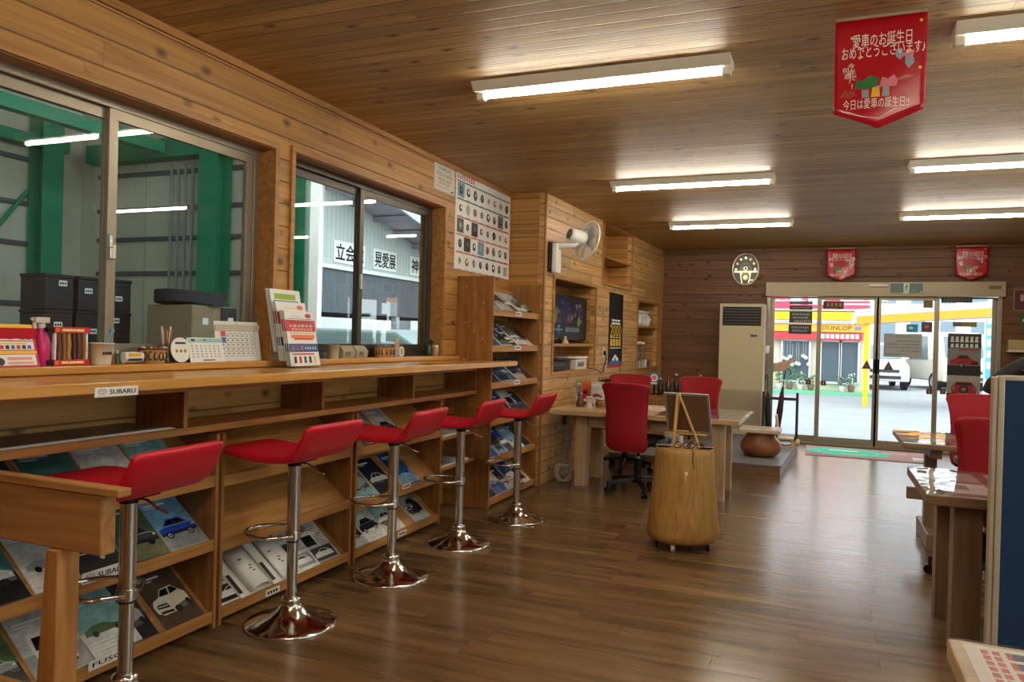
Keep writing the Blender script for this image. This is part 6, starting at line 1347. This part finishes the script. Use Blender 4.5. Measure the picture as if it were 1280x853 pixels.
for k in range(9):
    y = 12.3+.85*k; z = 4.25-.22*(y-12.2); b = MB(T); b.box(-9.0, y, z-.13, -8.08, y+.10, z-.03); b.build('purlin', C((140, 136, 152), .7), t)
b = MB(T @ LW(0, 0, 0)); b.prism([(11.9, 4.22), (20.5, 2.33), (20.5, 2.53), (11.9, 4.42)], -8.049, -8.0); b.build('bargeboard', C((206, 206, 212), .6), t)
b = MB(); b.box(-4.849, 6.30, GZ, -4.78, 6.45, 3.39); tag(b.build('door_jamb', 'white'), 'white door jamb at the workshop opening', 'jamb')
car('grey-green car parked just outside the second window, left pane', -6.6, 9.3, GZ, -1.3, C((120, 140, 140), .25), 3.8, 1.65, 1.42)
car('pale silver car beyond the right pane of the second window', -7.0, 12.95, GZ, 0., C((190, 198, 200), .25), 3.9, 1.65, 1.45)
for k, (x0, y0, x1, y1, H, c) in enumerate(((-34, 24, -28, 34, 3.0, (232, 226, 214)), (-30, 36, -22, 46, 3.4, (236, 236, 232)), (-22, 52, -14, 60, 3.6, (214, 206, 196)))):
    t = thing('house', ('pale house far beyond the carport, left', 'white house far beyond the carport, middle', 'beige house far beyond the carport, right')[k], 'house', ((x0+x1)/2, (y0+y1)/2, GZ), 0, 'far houses'); T = Matrix.Translation((-(x0+x1)/2, -(y0+y1)/2, -GZ))
    b = MB(T); b.box(x0, y0, GZ, x1, y1, H); b.build('walls', C(c, .7), t)
    b = MB(T); m_ = (x0+x1)/2; b.loft([[(x0-.5, y, H), (x1+.5, y, H), (m_, y, H+1.3)] for y in (y0-.5, y1+.5)], 0, False); b.build('roof', C(((226, 150, 70), (150, 150, 156), (214, 140, 80))[k], .7), t)
    for q in range(3): b = MB(T); b.box(x1-.0, y0+1+q*3, 1.2, x1+.06, y0+2.4+q*3, 2.3); b.build('window', C((96, 110, 120), .2), t)
t = thing('fence', 'grey slat fence beyond the parked cars', 'fence', (-13, 22, GZ)); T = Matrix.Translation((13, -22, -GZ))
for k in range(10): b = MB(T); b.box(-16+.0, 14+2*k, GZ, -15.94, 14.06+2*k, 1.1); b.build('post', gm, t)
b = MB(T)
for k in range(4): b.box(-15.98, 14, .2+.22*k, -15.95, 32.1, .32+.22*k)
b.build('slat_panel', C((150, 156, 156)), t)

# ------------------------------------------------------------------ daylight and rendering
w = bpy.data.worlds.new('overcast_sky'); sc.world = w; w.use_nodes = True
nt = w.node_tree; bg = nt.nodes['Background']
tc = nt.nodes.new('ShaderNodeTexCoord'); sp = nt.nodes.new('ShaderNodeSeparateXYZ'); nt.links.new(tc.outputs['Generated'], sp.inputs[0])
mr = nt.nodes.new('ShaderNodeMapRange'); nt.links.new(sp.outputs['Z'], mr.inputs[0]); mr.inputs[1].default_value = -.05; mr.inputs[2].default_value = .7
cr = nt.nodes.new('ShaderNodeMix'); cr.data_type = 'RGBA'; nt.links.new(mr.outputs[0], cr.inputs[0]); cr.inputs[6].default_value = (.93, .96, 1., 1); cr.inputs[7].default_value = (.80, .88, 1., 1)
nt.links.new(cr.outputs[2], bg.inputs[0]); bg.inputs[1].default_value = 2.0
vs = sc.view_settings; sc.display_settings.display_device = 'sRGB'; vs.view_transform = 'Standard'; vs.look = 'None'; vs.exposure = 1.03; vs.gamma = 1.0; vs.use_curve_mapping = False
cy = sc.cycles; cy.max_bounces = 8; cy.diffuse_bounces = 4; cy.glossy_bounces = 4; cy.transmission_bounces = 4; cy.transparent_max_bounces = 14
cy.sample_clamp_indirect = 6.0; cy.caustics_reflective = False; cy.caustics_refractive = False; cy.use_denoising = True
try: cy.denoiser = 'OPENIMAGEDENOISE'
except Exception: pass
